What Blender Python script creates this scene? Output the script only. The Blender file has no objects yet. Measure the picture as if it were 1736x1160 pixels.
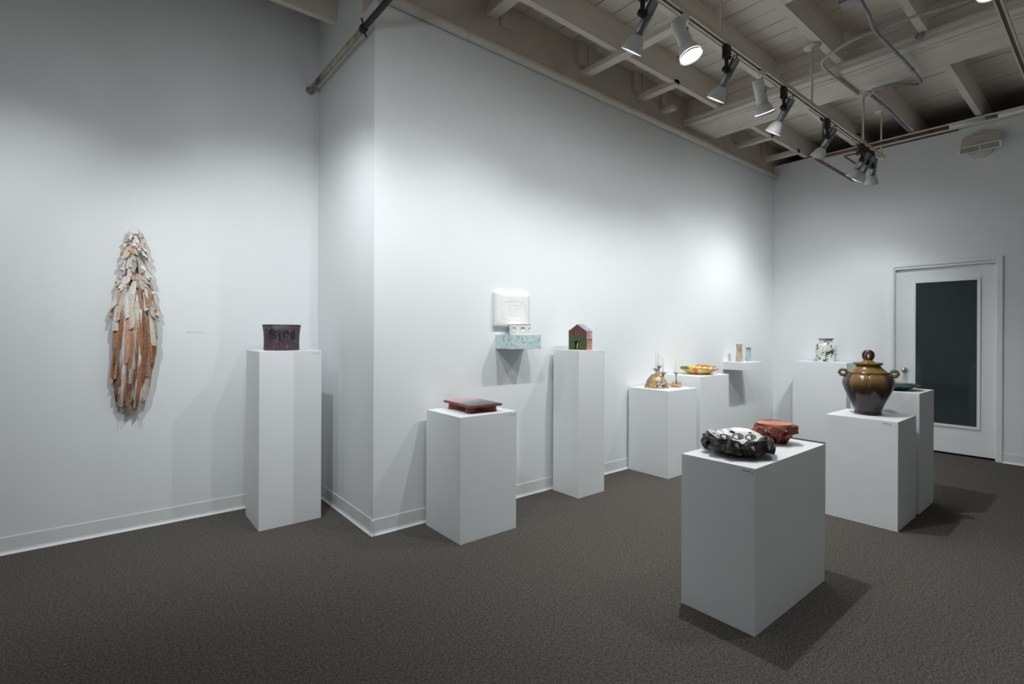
import bpy, bmesh, math, random
from mathutils import Vector, Matrix, noise as mnoise
rnd = random.Random(7)
SC = bpy.context.scene
COL = SC.collection
# ------------------------------------------------------------------ camera
F_PX, CX, CY = 850.85, 868.0, 565.46
YAW, ROLL, CAM_H = math.radians(50.716), math.radians(0.236), 1.30
FW = Vector((math.cos(YAW), math.sin(YAW), 0)); RT = Vector((math.sin(YAW), -math.cos(YAW), 0)); UP = Vector((0, 0, 1))
R2 = RT*math.cos(ROLL) + UP*math.sin(ROLL); U2 = -RT*math.sin(ROLL) + UP*math.cos(ROLL)
CAM = Vector((0, 0, CAM_H))
cd = bpy.data.cameras.new('camera'); cam = bpy.data.objects.new('camera', cd); COL.objects.link(cam)
cd.sensor_fit = 'HORIZONTAL'; cd.sensor_width = 36.0; cd.lens = 36.0*F_PX/1736.0
cd.shift_x = 0.0; cd.shift_y = (CY-580.0)/1736.0; cd.clip_start = 0.05; cd.clip_end = 60
M = Matrix((R2, U2, -FW)).transposed().to_4x4(); M.translation = CAM
cam.matrix_world = M; SC.camera = cam
def px_z(x, y, z):
    d = FW + R2*((x-CX)/F_PX) - U2*((y-CY)/F_PX); return CAM + d*((z-CAM_H)/d.z)
def px_x(x, y, X):
    d = FW + R2*((x-CX)/F_PX) - U2*((y-CY)/F_PX); return CAM + d*(X/d.x)
# ------------------------------------------------------------------ world, exposure
w = bpy.data.worlds.new('world'); SC.world = w; w.use_nodes = True
w.node_tree.nodes['Background'].inputs[0].default_value = (0.8, 0.9, 1, 1)
w.node_tree.nodes['Background'].inputs[1].default_value = 0.0
vs = SC.view_settings; vs.view_transform = 'Standard'; vs.look = 'None'; vs.gamma = 1.0; vs.use_curve_mapping = False
vs.exposure = 0.3
LAMP_WALL, LAMP_SPOT, LAMP_COL = 46.0, 84.0, (0.925, 0.975, 1.0)
SPILL = 0.13
LAMP_FILL = LAMP_SPOT

# ------------------------------------------------------------------ materials
def _nt(name):
    m = bpy.data.materials.new(name); m.use_nodes = True; nt = m.node_tree
    return m, nt, nt.nodes['Principled BSDF']
def _noise(nt, scale, detail=4, dist=0.0, stretch=None, rough=0.55):
    tc = nt.nodes.new('ShaderNodeTexCoord'); n = nt.nodes.new('ShaderNodeTexNoise')
    n.inputs['Scale'].default_value = scale; n.inputs['Detail'].default_value = detail
    n.inputs['Distortion'].default_value = dist; n.inputs['Roughness'].default_value = rough
    if stretch:
        mp = nt.nodes.new('ShaderNodeMapping'); mp.inputs['Scale'].default_value = stretch
        nt.links.new(tc.outputs['Object'], mp.inputs['Vector']); nt.links.new(mp.outputs[0], n.inputs['Vector'])
    else: nt.links.new(tc.outputs['Object'], n.inputs['Vector'])
    return n
def _ramp(nt, stops, interp='LINEAR'):
    r = nt.nodes.new('ShaderNodeValToRGB'); cr = r.color_ramp; cr.interpolation = interp
    while len(cr.elements) < len(stops): cr.elements.new(0.5)
    for e, (p, c) in zip(cr.elements, stops): e.position = p; e.color = (*c, 1)
    return r
def _bump(nt, b, src, strength, dist):
    bp = nt.nodes.new('ShaderNodeBump'); bp.inputs['Strength'].default_value = strength; bp.inputs['Distance'].default_value = dist
    nt.links.new(src, bp.inputs['Height']); nt.links.new(bp.outputs[0], b.inputs['Normal'])
def mat(name, col, rough=0.6, metal=0.0, var=0.0, scale=20, bump=0.0, bdist=0.002, spec=0.5, coat=0.0, stretch=None, detail=4):
    m, nt, b = _nt(name)
    b.inputs['Base Color'].default_value = (*col, 1); b.inputs['Roughness'].default_value = rough
    b.inputs['Metallic'].default_value = metal; b.inputs['Specular IOR Level'].default_value = spec; b.inputs['Coat Weight'].default_value = coat
    n = _noise(nt, scale, detail, stretch=stretch)
    if var:
        lo = tuple(max(0, c*(1-var)) for c in col); hi = tuple(min(1, c*(1+var)) for c in col)
        r = _ramp(nt, [(0.3, lo), (0.7, hi)]); nt.links.new(n.outputs['Fac'], r.inputs[0]); nt.links.new(r.outputs[0], b.inputs['Base Color'])
    if bump: _bump(nt, b, n.outputs['Fac'], bump, bdist)
    return m
def mramp(name, stops, scale, rough=0.4, detail=5, dist=0.3, bump=0.0, bdist=0.003, coat=0.0, stretch=None, interp='LINEAR', metal=0.0):
    m, nt, b = _nt(name); n = _noise(nt, scale, detail, dist, stretch)
    r = _ramp(nt, stops, interp); nt.links.new(n.outputs['Fac'], r.inputs[0]); nt.links.new(r.outputs[0], b.inputs['Base Color'])
    b.inputs['Roughness'].default_value = rough; b.inputs['Coat Weight'].default_value = coat; b.inputs['Metallic'].default_value = metal
    if bump: _bump(nt, b, n.outputs['Fac'], bump, bdist)
    return m
def glow(name, col, s):
    m, nt, b = _nt(name); b.inputs['Base Color'].default_value = (*col, 1)
    b.inputs['Emission Color'].default_value = (*col, 1); b.inputs['Emission Strength'].default_value = s
    return m
def carpet():
    m, nt, b = _nt('carpet'); n1 = _noise(nt, 250, 2); n2 = _noise(nt, 1.1, 3); n3 = _noise(nt, 80, 2)
    r1 = _ramp(nt, [(0.30, (0.022, 0.019, 0.016)), (0.5, (0.092, 0.082, 0.073)), (0.70, (0.260, 0.236, 0.212))])
    nt.links.new(n1.outputs['Fac'], r1.inputs[0])
    r3 = _ramp(nt, [(0.35, (0.72, 0.72, 0.72)), (0.65, (1.25, 1.23, 1.2))]); nt.links.new(n3.outputs['Fac'], r3.inputs[0])
    r2 = _ramp(nt, [(0.3, (1, 1, 1)), (0.7, (1, 1, 1))]); nt.links.new(n2.outputs['Fac'], r2.inputs[0])
    a = nt.nodes.new('ShaderNodeMix'); a.data_type = 'RGBA'; a.blend_type = 'MULTIPLY'; a.inputs[0].default_value = 1
    nt.links.new(r1.outputs[0], a.inputs[6]); nt.links.new(r2.outputs[0], a.inputs[7])
    c = nt.nodes.new('ShaderNodeMix'); c.data_type = 'RGBA'; c.blend_type = 'MULTIPLY'; c.inputs[0].default_value = 1
    nt.links.new(a.outputs[2], c.inputs[6]); nt.links.new(r3.outputs[0], c.inputs[7])
    nt.links.new(c.outputs[2], b.inputs['Base Color']); b.inputs['Roughness'].default_value = 0.95; b.inputs['Specular IOR Level'].default_value = 0.1
    _bump(nt, b, n1.outputs['Fac'], 0.5, 0.0022)
    return m
MT = dict(
 wall=mat('white_wall_paint', (0.83, 0.85, 0.855), 0.75, var=0.012, scale=2.5, bump=0.06, bdist=0.002),
 plinth=mat('white_plinth_paint', (0.83, 0.845, 0.855), 0.55, var=0.012, scale=6, bump=0.04, bdist=0.001),
 vinyl=mat('cove_base_vinyl', (0.82, 0.83, 0.835), 0.38, var=0.02, scale=8),
 carpet=carpet(),
 tan=mat('tan_plaster', (0.65, 0.575, 0.48), 0.8, var=0.07, scale=4, bump=0.25, bdist=0.006),
 plank=mat('painted_plank', (0.80, 0.73, 0.655), 0.65, var=0.05, scale=4, bump=0.2, bdist=0.003, stretch=(2.5, 0.7, 2)),
 joist=mat('painted_joist', (0.80, 0.73, 0.65), 0.7, var=0.05, scale=5, bump=0.25, bdist=0.003, stretch=(0.7, 3, 3)),
 girder=mramp('painted_girder', [(0.28, (0.22, 0.19, 0.16)), (0.34, (0.70, 0.64, 0.56)), (0.7, (0.80, 0.74, 0.66))], 7, 0.7, bump=0.4, bdist=0.006, stretch=(5, 0.5, 5)),
 deck=mat('bare_deck_wood', (0.30, 0.23, 0.16), 0.9, var=0.1, scale=6),
 pipe=mat('cream_pipe_paint', (0.74, 0.69, 0.61), 0.45, var=0.05, scale=9),
 oldpipe=mramp('worn_pipe_paint', [(0.36, (0.10, 0.085, 0.06)), (0.5, (0.34, 0.32, 0.25)), (0.7, (0.42, 0.40, 0.33))], 30, 0.6, stretch=(1, 0.3, 1)),
 iron=mat('dark_iron', (0.045, 0.038, 0.034), 0.6, 0.4, var=0.3, scale=40),
 copper=mramp('rusty_pipe', [(0.3, (0.085, 0.042, 0.025)), (0.6, (0.20, 0.105, 0.06)), (0.75, (0.30, 0.19, 0.13))], 12, 0.55),
 conduit=mat('galvanised_conduit', (0.36, 0.36, 0.355), 0.45, 0.4, var=0.12, scale=30),
 conduitp=mat('painted_conduit', (0.50, 0.49, 0.45), 0.5, var=0.06, scale=20),
 ivory=mat('ivory_track', (0.70, 0.65, 0.53), 0.45, var=0.03),
 slot=mat('track_slot', (0.13, 0.095, 0.045), 0.5),
 silver=mat('brushed_aluminium', (0.30, 0.31, 0.32), 0.36, 0.9, var=0.06, scale=60, stretch=(1, 1, 0.05)),
 black=mat('black_plastic', (0.012, 0.012, 0.012), 0.45),
 lampw=mat('white_lamp_enamel', (0.78, 0.785, 0.77), 0.4),
 lens=glow('lit_lamp_lens', (1, 0.98, 0.95), 9.0),
 glass=mat('tinted_door_glass', (0.036, 0.050, 0.052), 0.04, spec=0.55),
 chrome=mat('satin_chrome', (0.62, 0.63, 0.64), 0.18, 1.0),
 card=mat('label_card', (0.82, 0.83, 0.83), 0.6), ink=mat('grey_ink', (0.10, 0.10, 0.10), 0.8), inkl=mat('pale_ink', (0.55, 0.56, 0.56), 0.8),
)
# ------------------------------------------------------------------ geometry helpers
def link(name, verts, faces, m, parent=None, smooth=False, loc=None, rz=0.0, bevel=0.0):
    me = bpy.data.meshes.new(name); me.from_pydata([tuple(v) for v in verts], [], faces)
    bm = bmesh.new(); bm.from_mesh(me); bmesh.ops.recalc_face_normals(bm, faces=bm.faces)
    if bevel: bmesh.ops.bevel(bm, geom=list(bm.edges), offset=bevel, segments=2, profile=0.6, affect='EDGES')
    bm.to_mesh(me); bm.free()
    if smooth:
        for p in me.polygons: p.use_smooth = True
    if m is not None: me.materials.append(m)
    o = bpy.data.objects.new(name, me); COL.objects.link(o)
    if parent: o.parent = parent
    if loc is not None: o.location = loc
    if rz: o.rotation_euler = (0, 0, rz)
    return o
def boxg(x0, x1, y0, y1, z0, z1):
    v = [(x0, y0, z0), (x1, y0, z0), (x1, y1, z0), (x0, y1, z0), (x0, y0, z1), (x1, y0, z1), (x1, y1, z1), (x0, y1, z1)]
    return v, [(0, 3, 2, 1), (4, 5, 6, 7), (0, 1, 5, 4), (1, 2, 6, 5), (2, 3, 7, 6), (3, 0, 4, 7)]
def join(*gs):
    V, Fc = [], []
    for v, f in gs:
        n = len(V); V += [tuple(a) for a in v]; Fc += [tuple(i+n for i in q) for q in f]
    return V, Fc
def box(name, x0, x1, y0, y1, z0, z1, m, parent=None, bevel=0.0, loc=None, rz=0.0):
    v, f = boxg(x0, x1, y0, y1, z0, z1); return link(name, v, f, m, parent, False, loc, rz, bevel)
def latheg(prof, n=32, fn=None, cap0=True, cap1=True):
    V, Fc = [], []
    for i, (r, z) in enumerate(prof):
        for k in range(n):
            a = 2*math.pi*k/n; rr, zz = (r, z) if fn is None else fn(a, r, z, i)
            V.append((rr*math.cos(a), rr*math.sin(a), zz))
    for i in range(len(prof)-1):
        for k in range(n):
            Fc.append((i*n+k, i*n+(k+1) % n, (i+1)*n+(k+1) % n, (i+1)*n+k))
    if cap0: Fc.append(tuple(range(n))[::-1])
    if cap1: Fc.append(tuple((len(prof)-1)*n+k for k in range(n)))
    return V, Fc
def tubeg(pts, r, n=10, flat=None, caps=True):
    """sweep; r may be list; flat=(normal vec, ratio) squashes section along a direction"""
    pts = [Vector(p) for p in pts]; V, Fc = [], []; up = None
    for i, p in enumerate(pts):
        t = (pts[min(i+1, len(pts)-1)] - pts[max(i-1, 0)]).normalized()
        if up is None: up = Vector((0, 0, 1)) if abs(t.z) < 0.9 else Vector((1, 0, 0))
        a = (up - t*up.dot(t)).normalized(); b = t.cross(a); up = a
        rr = r[i] if isinstance(r, (list, tuple)) else r
        for k in range(n):
            th = 2*math.pi*k/n; V.append(p + a*rr*math.cos(th)*(flat or 1) + b*rr*math.sin(th))
    for i in range(len(pts)-1):
        for k in range(n): Fc.append((i*n+k, i*n+(k+1) % n, (i+1)*n+(k+1) % n, (i+1)*n+k))
    if caps: Fc.append(tuple(range(n))[::-1]); Fc.append(tuple((len(pts)-1)*n+k for k in range(n)))
    return V, Fc
def tube(name, pts, r, m, parent=None, n=10, flat=None):
    v, f = tubeg(pts, r, n, flat); return link(name, v, f, m, parent, True)
def lathe(name, prof, m, parent=None, n=32, fn=None, smooth=True, loc=None):
    v, f = latheg(prof, n, fn); return link(name, v, f, m, parent, smooth, loc)
def rounded(pts, rad=0.05, seg=5):
    pts = [Vector(p) for p in pts]; out = [pts[0]]
    for a, b, c in zip(pts, pts[1:], pts[2:]):
        d0 = (a-b); d1 = (c-b); k = min(rad, d0.length*0.48, d1.length*0.48); s = b + d0.normalized()*k; e = b + d1.normalized()*k
        for j in range(seg+1):
            t = j/seg; out.append(s*(1-t)**2 + b*2*t*(1-t) + e*t*t)
    out.append(pts[-1]); return out
def thing(name, label, cat, loc=(0, 0, 0), rz=0.0, group=None):
    o = bpy.data.objects.new(name, None); COL.objects.link(o); o.location = loc; o.rotation_euler = (0, 0, rz); o.empty_display_size = 0.05
    o['label'] = label; o['category'] = cat
    if group: o['group'] = group
    return o
def tag(o, label, cat, group=None):
    o['label'] = label; o['category'] = cat
    if group: o['group'] = group
    return o
def struct(o): o['kind'] = 'structure'; return o
def align(o, d):
    o.rotation_mode = 'QUATERNION'; o.rotation_quaternion = Vector(d).to_track_quat('-Z', 'Y')

# ================================================================== SETTING
YC, YA, XB, XD, ZJ, ZP = 3.05, 4.13, 1.351, 7.12, 3.62, 3.86
XL, YR, XE = -3.2, -3.6, 8.3
struct(box('floor', XL, XE, YR, 4.4, -0.05, 0.0, MT['carpet']))
struct(box('wall_left', XL, XB+0.2, YA, YA+0.12, 0, 3.9, MT['wall']))
struct(box('wall_return', XB, XB+0.2, YC+0.2, YA, 0, 3.9, MT['wall']))
struct(box('wall_main', XB, XD+0.12, YC, YC+0.2, 0, 3.44, MT['wall']))
struct(box('wall_main_upper', XB, XE, YC, YC+0.2, 3.44, 3.9, MT['tan']))
DY0, DY1, DZ = 0.836, 1.702, 2.08
v, f = join(boxg(XD, XD+0.12, DY1, YC, 0, 3.60), boxg(XD, XD+0.12, YR, DY0, 0, 3.60), boxg(XD, XD+0.12, DY0, DY1, DZ, 3.60))
struct(link('wall_back', v, f, MT['wall']))
struct(box('wall_rear', XL-0.12, XL, YR-0.12, YA+0.12, 0, 3.9, MT['wall']))
struct(box('wall_right', XL, XE, YR-0.12, YR, 0, 3.9, MT['wall']))
struct(box('wall_beyond', XE, XE+0.12, YR-0.12, YC+0.2, 0, 3.9, MT['tan']))
ceil = struct(box('ceiling', XL-0.1, XE+0.1, YR-0.1, 4.3, 3.89, 3.95, MT['deck']))
# planks, each its own board across the joists
x = 3.909 - 0.1866*38; k = 0
while x < XE:
    y1 = YC if x > XB else YA
    o = box('plank', 0, 0.1866-0.008, YR, y1, 0, 0.022, MT['plank'], ceil, loc=(x+0.004, 0, ZP+rnd.uniform(-0.001, 0.004)))
    x += 0.1866; k += 1
JY = [3.79, 3.235, 2.68, 2.125, 1.575, 1.01, 0.455, -0.10, -0.655, -1.21, -1.765, -2.32, -2.875, -3.43]
for y in JY:
    if y > YC: box('joist', XL, XB, y-0.05, y, ZJ, ZP, MT['joist'], ceil)
    else:
        box('joist', XL, 4.88, y-0.05, y, ZJ, ZP, MT['joist'], ceil)
        box('joist', 5.44, XE, y-0.05, y, ZJ, ZP, MT['joist'], ceil)
# girder built of boards
G = box('girder', 4.99, 5.44, YR, YC, 3.578, ZP, MT['girder'], ceil)
box('ledger', 4.865, 4.988, YR, YC, 3.592, 3.618, MT['girder'], ceil)
box('ledger', 4.895, 4.988, YR, YC, 3.562, 3.590, MT['girder'], ceil)
box('fascia_board', 4.955, 4.988, YR, YC, 3.625, 3.75, MT['plank'], ceil)
box('fascia_board', 4.962, 4.988, YR, YC, 3.757, ZP, MT['plank'], ceil)
box('soffit_board', 4.985, 5.035, YR, YC, 3.553, 3.577, MT['girder'], ceil)
box('soffit_board', 5.039, 5.455, YR, YC, 3.551, 3.577, MT['girder'], ceil)
# cross boards and blocking against the main wall
for (xa, xb, ya, z0, z1) in [(2.235, 2.33, 2.63, 3.70, 3.78), (3.26, 3.345, 2.075, 3.572, 3.618), (4.07, 4.15, 2.63, 3.60, 3.655), (4.46, 4.53, 2.9, 3.585, 3.62), (6.05, 6.12, 2.63, 3.60, 3.655), (6.80, 6.88, 2.63, 3.60, 3.655)]:
    box('cross_board', xa, xb, ya, YC, z0, z1, MT['joist'], ceil, bevel=0.003)
for xa in (2.23, 3.21, 3.995, 4.44, 5.935, 6.715):
    box('blocking', xa, xa+0.11, YC-0.035, YC, 3.655 if xa > 2.5 else 3.76, ZP, MT['tan'], ceil, bevel=0.006)
    box('blocking', xa+0.13, xa+0.22, YC-0.025, YC, 3.66, ZP, MT['tan'], ceil, bevel=0.004)
for xa, yy in ((3.62, 1.525), (1.9, 0.96)):
    box('cross_board', xa, xa+0.09, yy-0.515, yy, 3.62, 3.67, MT['joist'], ceil, bevel=0.003)
# baseboards: vinyl cove profile swept along each wall
def cove(name, p0, p1, nx, ny):
    prof = [(0, 0.101), (0.0035, 0.101), (0.0045, 0.097), (0.0035, 0.022), (0.006, 0.012), (0.011, 0.005), (0.017, 0.0015), (0.017, 0.0), (0, 0)]
    V = []; n = len(prof)
    for p in (p0, p1): V += [(p[0]+nx*d, p[1]+ny*d, z) for d, z in prof]
    Fc = [(i, (i+1) % n, n+(i+1) % n, n+i) for i in range(n)] + [tuple(range(n)), tuple(range(n, 2*n))]
    o = struct(link(name, V, Fc, MT['vinyl']))
    bead = [(0.0, 0.1015), (0.005, 0.1015), (0.005, 0.099), (0.0, 0.099)]
    return o
cove('baseboard_left', (XL, YA), (XB, YA), 0, -1)
cove('baseboard_return', (XB, YA), (XB, YC-0.017), -1, 0)
cove('baseboard_main', (XB-0.017, YC), (XD, YC), 0, -1)
cove('baseboard_back_left', (XD, YC), (XD, 1.746), -1, 0)
cove('baseboard_back_right', (XD, 0.792), (XD, YR), -1, 0)
# door
door = struct(box('door_1', XD+0.038, XD+0.078, DY0+0.006, DY1-0.006, 0.022, DZ-0.03, MT['wall'], bevel=0.002))
for n_, (y0, y1, z0, z1, x0) in dict(casing_a=(0.792, 0.836, 0, 2.118, XD-0.016), casing_b=(1.702, 1.746, 0, 2.118, XD-0.016), casing_c=(0.836, 1.702, 2.078, 2.118, XD-0.016)).items():
    box('casing', x0, XD+0.0, y0, y1, z0, z1, MT['wall'], door, bevel=0.003)
for (y0, y1, z0, z1) in [(0.8365, 0.846, 0, 2.076), (1.692, 1.7015, 0, 2.076), (0.846, 1.692, 2.052, 2.076)]:
    box('jamb', XD-0.004, XD+0.037, y0, y1, z0, z1, MT['wall'], door, bevel=0.002)
gy0, gy1, gz0, gz1 = 0.992, 1.507, 0.33, 1.888
for (y0, y1, z0, z1) in [(gy0-0.028, gy0, gz0-0.028, gz1+0.028), (gy1, gy1+0.028, gz0-0.028, gz1+0.028), (gy0, gy1, gz0-0.028, gz0), (gy0, gy1, gz1, gz1+0.028)]:
    box('glazing_bead', XD+0.024, XD+0.040, y0, y1, z0, z1, MT['wall'], door, bevel=0.003)
box('pane', XD+0.032, XD+0.0385, gy0, gy1, gz0, gz1, MT['glass'], door)
kv = latheg([(0.030, 0), (0.030, 0.008), (0.012, 0.012), (0.011, 0.035), (0.024, 0.045), (0.029, 0.058), (0.024, 0.070), (0.012, 0.074)], 20)
o = link('door_knob', kv[0], kv[1], MT['chrome'], door, True, loc=(XD+0.038, 1.605, 0.90)); o.rotation_euler = (0, -math.pi/2, 0)

# ================================================================== OVERHEAD PIPES
P = thing('wall_pipe', 'cream painted pipe running along the top of the long white wall', 'pipe', (0, 0, 0))
tube('pipe_run', [(XB-0.35, YC-0.032, 3.458), (XD, YC-0.032, 3.446)], 0.031, MT['pipe'], P, 16)
for xx in (1.95, 3.45, 4.75, 6.6): tube('pipe_coupling', [(xx, YC-0.032, 3.4575-0.002*(xx-1.3)), (xx+0.09, YC-0.032, 3.4573-0.002*(xx-1.3))], 0.0335, MT['pipe'], P, 16)
P = thing('sprinkler_pipe', 'worn green-grey pipe coming out of the left wall beside the jutting corner', 'pipe', (1.28, YA, 3.23))
tube('pipe_run', [(0, 0, 0), (0, -1.05, 0)], 0.019, MT['oldpipe'], P, 12)
tube('pipe_run', [(0, -1.05, 0), (0, -4.2, 0)], 0.0185, MT['iron'], P, 12)
tube('escutcheon', [(0, 0, 0), (0, -0.012, 0)], 0.030, MT['oldpipe'], P, 16)
cl = tube('pipe_clamp', [(0, -1.05, 0), (0, -1.085, 0)], 0.025, MT['iron'], P, 12)
tube('clamp_bolt', [(0.0, -1.068, 0.02), (-0.015, -1.068, 0.06)], 0.006, MT['iron'], cl, 6)
tube('clamp_bolt', [(0.0, -1.068, -0.02), (0.02, -1.068, -0.05)], 0.006, MT['iron'], cl, 6)
P = thing('rust_pipe', 'thick rusty pipe with an elbow hung below the joists before the back wall', 'pipe', (0, 0, 0))
tube('pipe_run', rounded([(XD, 2.118, 3.195), (5.93, 2.118, 3.195), (5.955, 1.9, 3.195), (5.97, 1.02, 3.195)], 0.05), 0.0165, MT['copper'], P, 12)
tube('pipe_run', [(5.97, 1.02, 3.195), (5.972, 0.78, 3.198)], 0.018, MT['pipe'], P, 12)
tube('pipe_run', [(5.972, 0.78, 3.198), (5.973, 0.70, 3.195)], 0.0165, MT['copper'], P, 12)
tube('pipe_run', [(5.973, 0.70, 3.195), (5.98, YR+0.05, 3.195)], 0.018, MT['pipe'], P, 12)
tube('escutcheon', [(XD, 2.118, 3.195), (XD-0.015, 2.118, 3.195)], 0.034, MT['pipe'], P, 16)
for yy in (2.045,):
    h = tube('hanger_rod', [(5.938, yy, 3.20), (5.938, yy, 3.62)], 0.006, MT['iron'], P, 8)
    tube('clevis', [(5.938, yy-0.012, 3.195), (5.938, yy+0.012, 3.195)], 0.021, MT['iron'], h, 12)
    box('beam_clamp', 5.915, 5.965, yy-0.02, yy+0.02, 3.585, 3.62, MT['iron'], h)
P = thing('branch_pipe', 'thin brown pipe with a hook elbow below the thick rusty pipe', 'pipe', (0, 0, 0))
tube('pipe_run', rounded([(XD, 2.095, 3.395), (6.72, 2.095, 3.395), (6.745, 1.99, 3.395), (6.752, 1.08, 3.395)], 0.04), 0.0095, MT['copper'], P, 10)
tube('pipe_run', [(6.752, 1.08, 3.395), (6.76, YR+0.05, 3.395)], 0.0085, MT['conduitp'], P, 10)
h = tube('hanger_rod', [(6.745, 1.96, 3.40), (6.745, 1.96, 3.62)], 0.006, MT['iron'], P, 8)
box('beam_clamp', 6.72, 6.77, 1.94, 1.98, 3.585, 3.62, MT['iron'], h)
box('pipe_strap', 6.725, 6.765, 1.945, 1.975, 3.375, 3.415, MT['copper'], h)
def wire(name, label, pts, z, r, m, clips=()):
    pp = [px_z(a, b, z) for a, b in pts]; P = thing(name, label, 'conduit', (0, 0, 0))
    tube('conduit_run', rounded(pp, 0.07, 4), r, m, P, 10)
    for i in clips:
        c = (pp[i]+pp[i+1])/2; d = (pp[i+1]-pp[i]).normalized()*0.012; tube('conduit_clip', [c-d, c+d], r*1.35, m, P, 10)
    return P
A = wire('grey_conduit', 'dark grey bent electrical conduit strapped under the girder', [(1452, -12), (1473, 25), (1480, 48), (1490, 60), (1535, 105), (1557, 131), (1562, 141), (1550, 144), (1515, 142), (1478, 153)], 3.502, 0.0125, MT['conduit'], (4,))
jb = px_z(1437, 2, 3.58); box('junction_box', jb.x-0.05, jb.x+0.05, jb.y-0.06, jb.y+0.04, 3.555, 3.62, MT['conduit'], A, bevel=0.004)
wire('pale_conduit', 'pale painted conduit looping under the joists to the track feed', [(1700, -22), (1640, 1), (1540, 31), (1445, 67), (1403, 94), (1392, 105), (1398, 117), (1415, 130), (1455, 160)], 3.535, 0.011, MT['conduitp'], (1, 6))
wire('silver_conduit', 'silver conduit running along a joist to the back wall', [(1479, 163), (1507, 187), (1542, 223)], 3.585, 0.016, MT['conduit'], (0,))
tp = px_x(1560, 73, 4.86)
P = thing('bolt_plate', 'round steel washer and bolt on the side of the painted girder', 'bolt', (4.865, tp.y, 3.60))
tube('washer', [(0, 0, 0), (-0.008, 0, 0)], 0.030, MT['conduit'], P, 16); tube('bolt_head', [(-0.008, 0, 0), (-0.022, 0, 0)], 0.013, MT['conduit'], P, 6)
# air grille on the back wall
Vn = thing('air_diffuser', 'beige air diffuser with a slotted grille high on the back wall', 'vent', (XD, 0.962, 3.27))
vb = [(0, -0.150, 0.02), (0, 0.150, 0.02), (-0.10, 0.150, -0.01), (-0.10, -0.150, -0.01), (0, -0.145, 0.13), (0, 0.145, 0.13), (-0.035, 0.145, 0.12), (-0.035, -0.145, 0.12)]
link('duct_body', vb, [(0, 1, 2, 3), (4, 7, 6, 5), (3, 2, 6, 7), (0, 4, 5, 1), (0, 3, 7, 4), (1, 5, 6, 2)], MT['pipe'], Vn)
link('duct_cap', [(0, -0.13, 0.132), (0, 0.13, 0.132), (-0.035, 0.135, 0.122), (-0.035, -0.135, 0.122), (0, 0.0, 0.185), (-0.02, 0.0, 0.172)], [(0, 3, 2, 1), (2, 3, 5), (3, 0, 4, 5), (1, 2, 5, 4), (0, 1, 4)], MT['tan'], Vn)
gr = thing('grille', '', '', (0, 0, 0)); gr.parent = Vn
del gr['label'], gr['category']
gr.location = (-0.105, 0, -0.03); gr.rotation_euler = (0, math.radians(-20), 0)
for (y0, y1, z0, z1) in [(-0.168, 0.168, -0.036, -0.026), (-0.168, 0.168, 0.026, 0.036), (-0.168, -0.150, -0.026, 0.026), (0.150, 0.168, -0.026, 0.026), (-0.005, 0.005, -0.026, 0.026)]:
    box('grille_frame', -0.008, 0.004, y0, y1, z0, z1, MT['lampw'], gr)
box('grille_back', 0.012, 0.016, -0.15, 0.15, -0.026, 0.026, MT['conduit'], gr)
for s in (-1, 1):
    for i in range(13): box('slat', -0.005, 0.004, s*(0.012+i*0.0108), s*(0.012+i*0.0108)+0.004, -0.026, 0.026, MT['pipe'], gr)
hv = [(0, -0.105*math.cos(a), -0.02-0.095*math.sin(a)) for a in [math.pi*i/16 for i in range(17)]]; hv += [(-0.03, b, c) for _, b, c in hv]
link('half_round_plate', hv, [tuple(range(17)), tuple(range(33, 16, -1))] + [(i, i+1, 18+i, 17+i) for i in range(16)] + [(0, 17, 33, 16)], MT['pipe'], Vn)

# ================================================================== TRACK LIGHTING
def track(label, y, z, x0, x1, rods, zc=ZJ):
    T = thing('lighting_track', label, 'light track', (0, y, z))
    v, f = join(boxg(x0, x1, -0.018, -0.009, -0.012, 0.012), boxg(x0, x1, 0.009, 0.018, -0.012, 0.012), boxg(x0, x1, -0.018, 0.018, 0.012, 0.019))
    link('rail', v, f, MT['ivory'], T); box('slot', x0, x1-0.07, -0.0088, 0.0088, -0.006, 0.0118, MT['slot'], T)
    box('end_cap', x1-0.07, x1+0.01, -0.0185, 0.0185, -0.0135, 0.0195, MT['ivory'], T)
    for xr in rods:
        r = tube('hanger_rod', [(xr, 0, 0.019), (xr, 0, zc-z)], 0.008, MT['ivory'], T, 10)
        lathe('canopy', [(0.062, zc-z), (0.062, zc-z-0.012), (0.05, zc-z-0.022), (0.014, zc-z-0.024), (0.012, zc-z-0.05)], MT['ivory'], r, 24).location = (xr, 0, 0)
    return T
TZ = 3.135
track('long ivory lighting track hung on rods under the joists with nine lamps', 1.60, TZ, 0.2, 6.27, (1.6, 2.98, 4.41, 5.66, 6.22))
track('ivory lighting track crossing under the girder toward the door', 0.46, 3.19, 0.2, 5.85, (1.0, 3.1, 5.3))
track('ivory lighting track hung in front of the left wall', 2.50, TZ, -2.6, 1.1, (-2.0, 0.0, 0.9))
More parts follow.
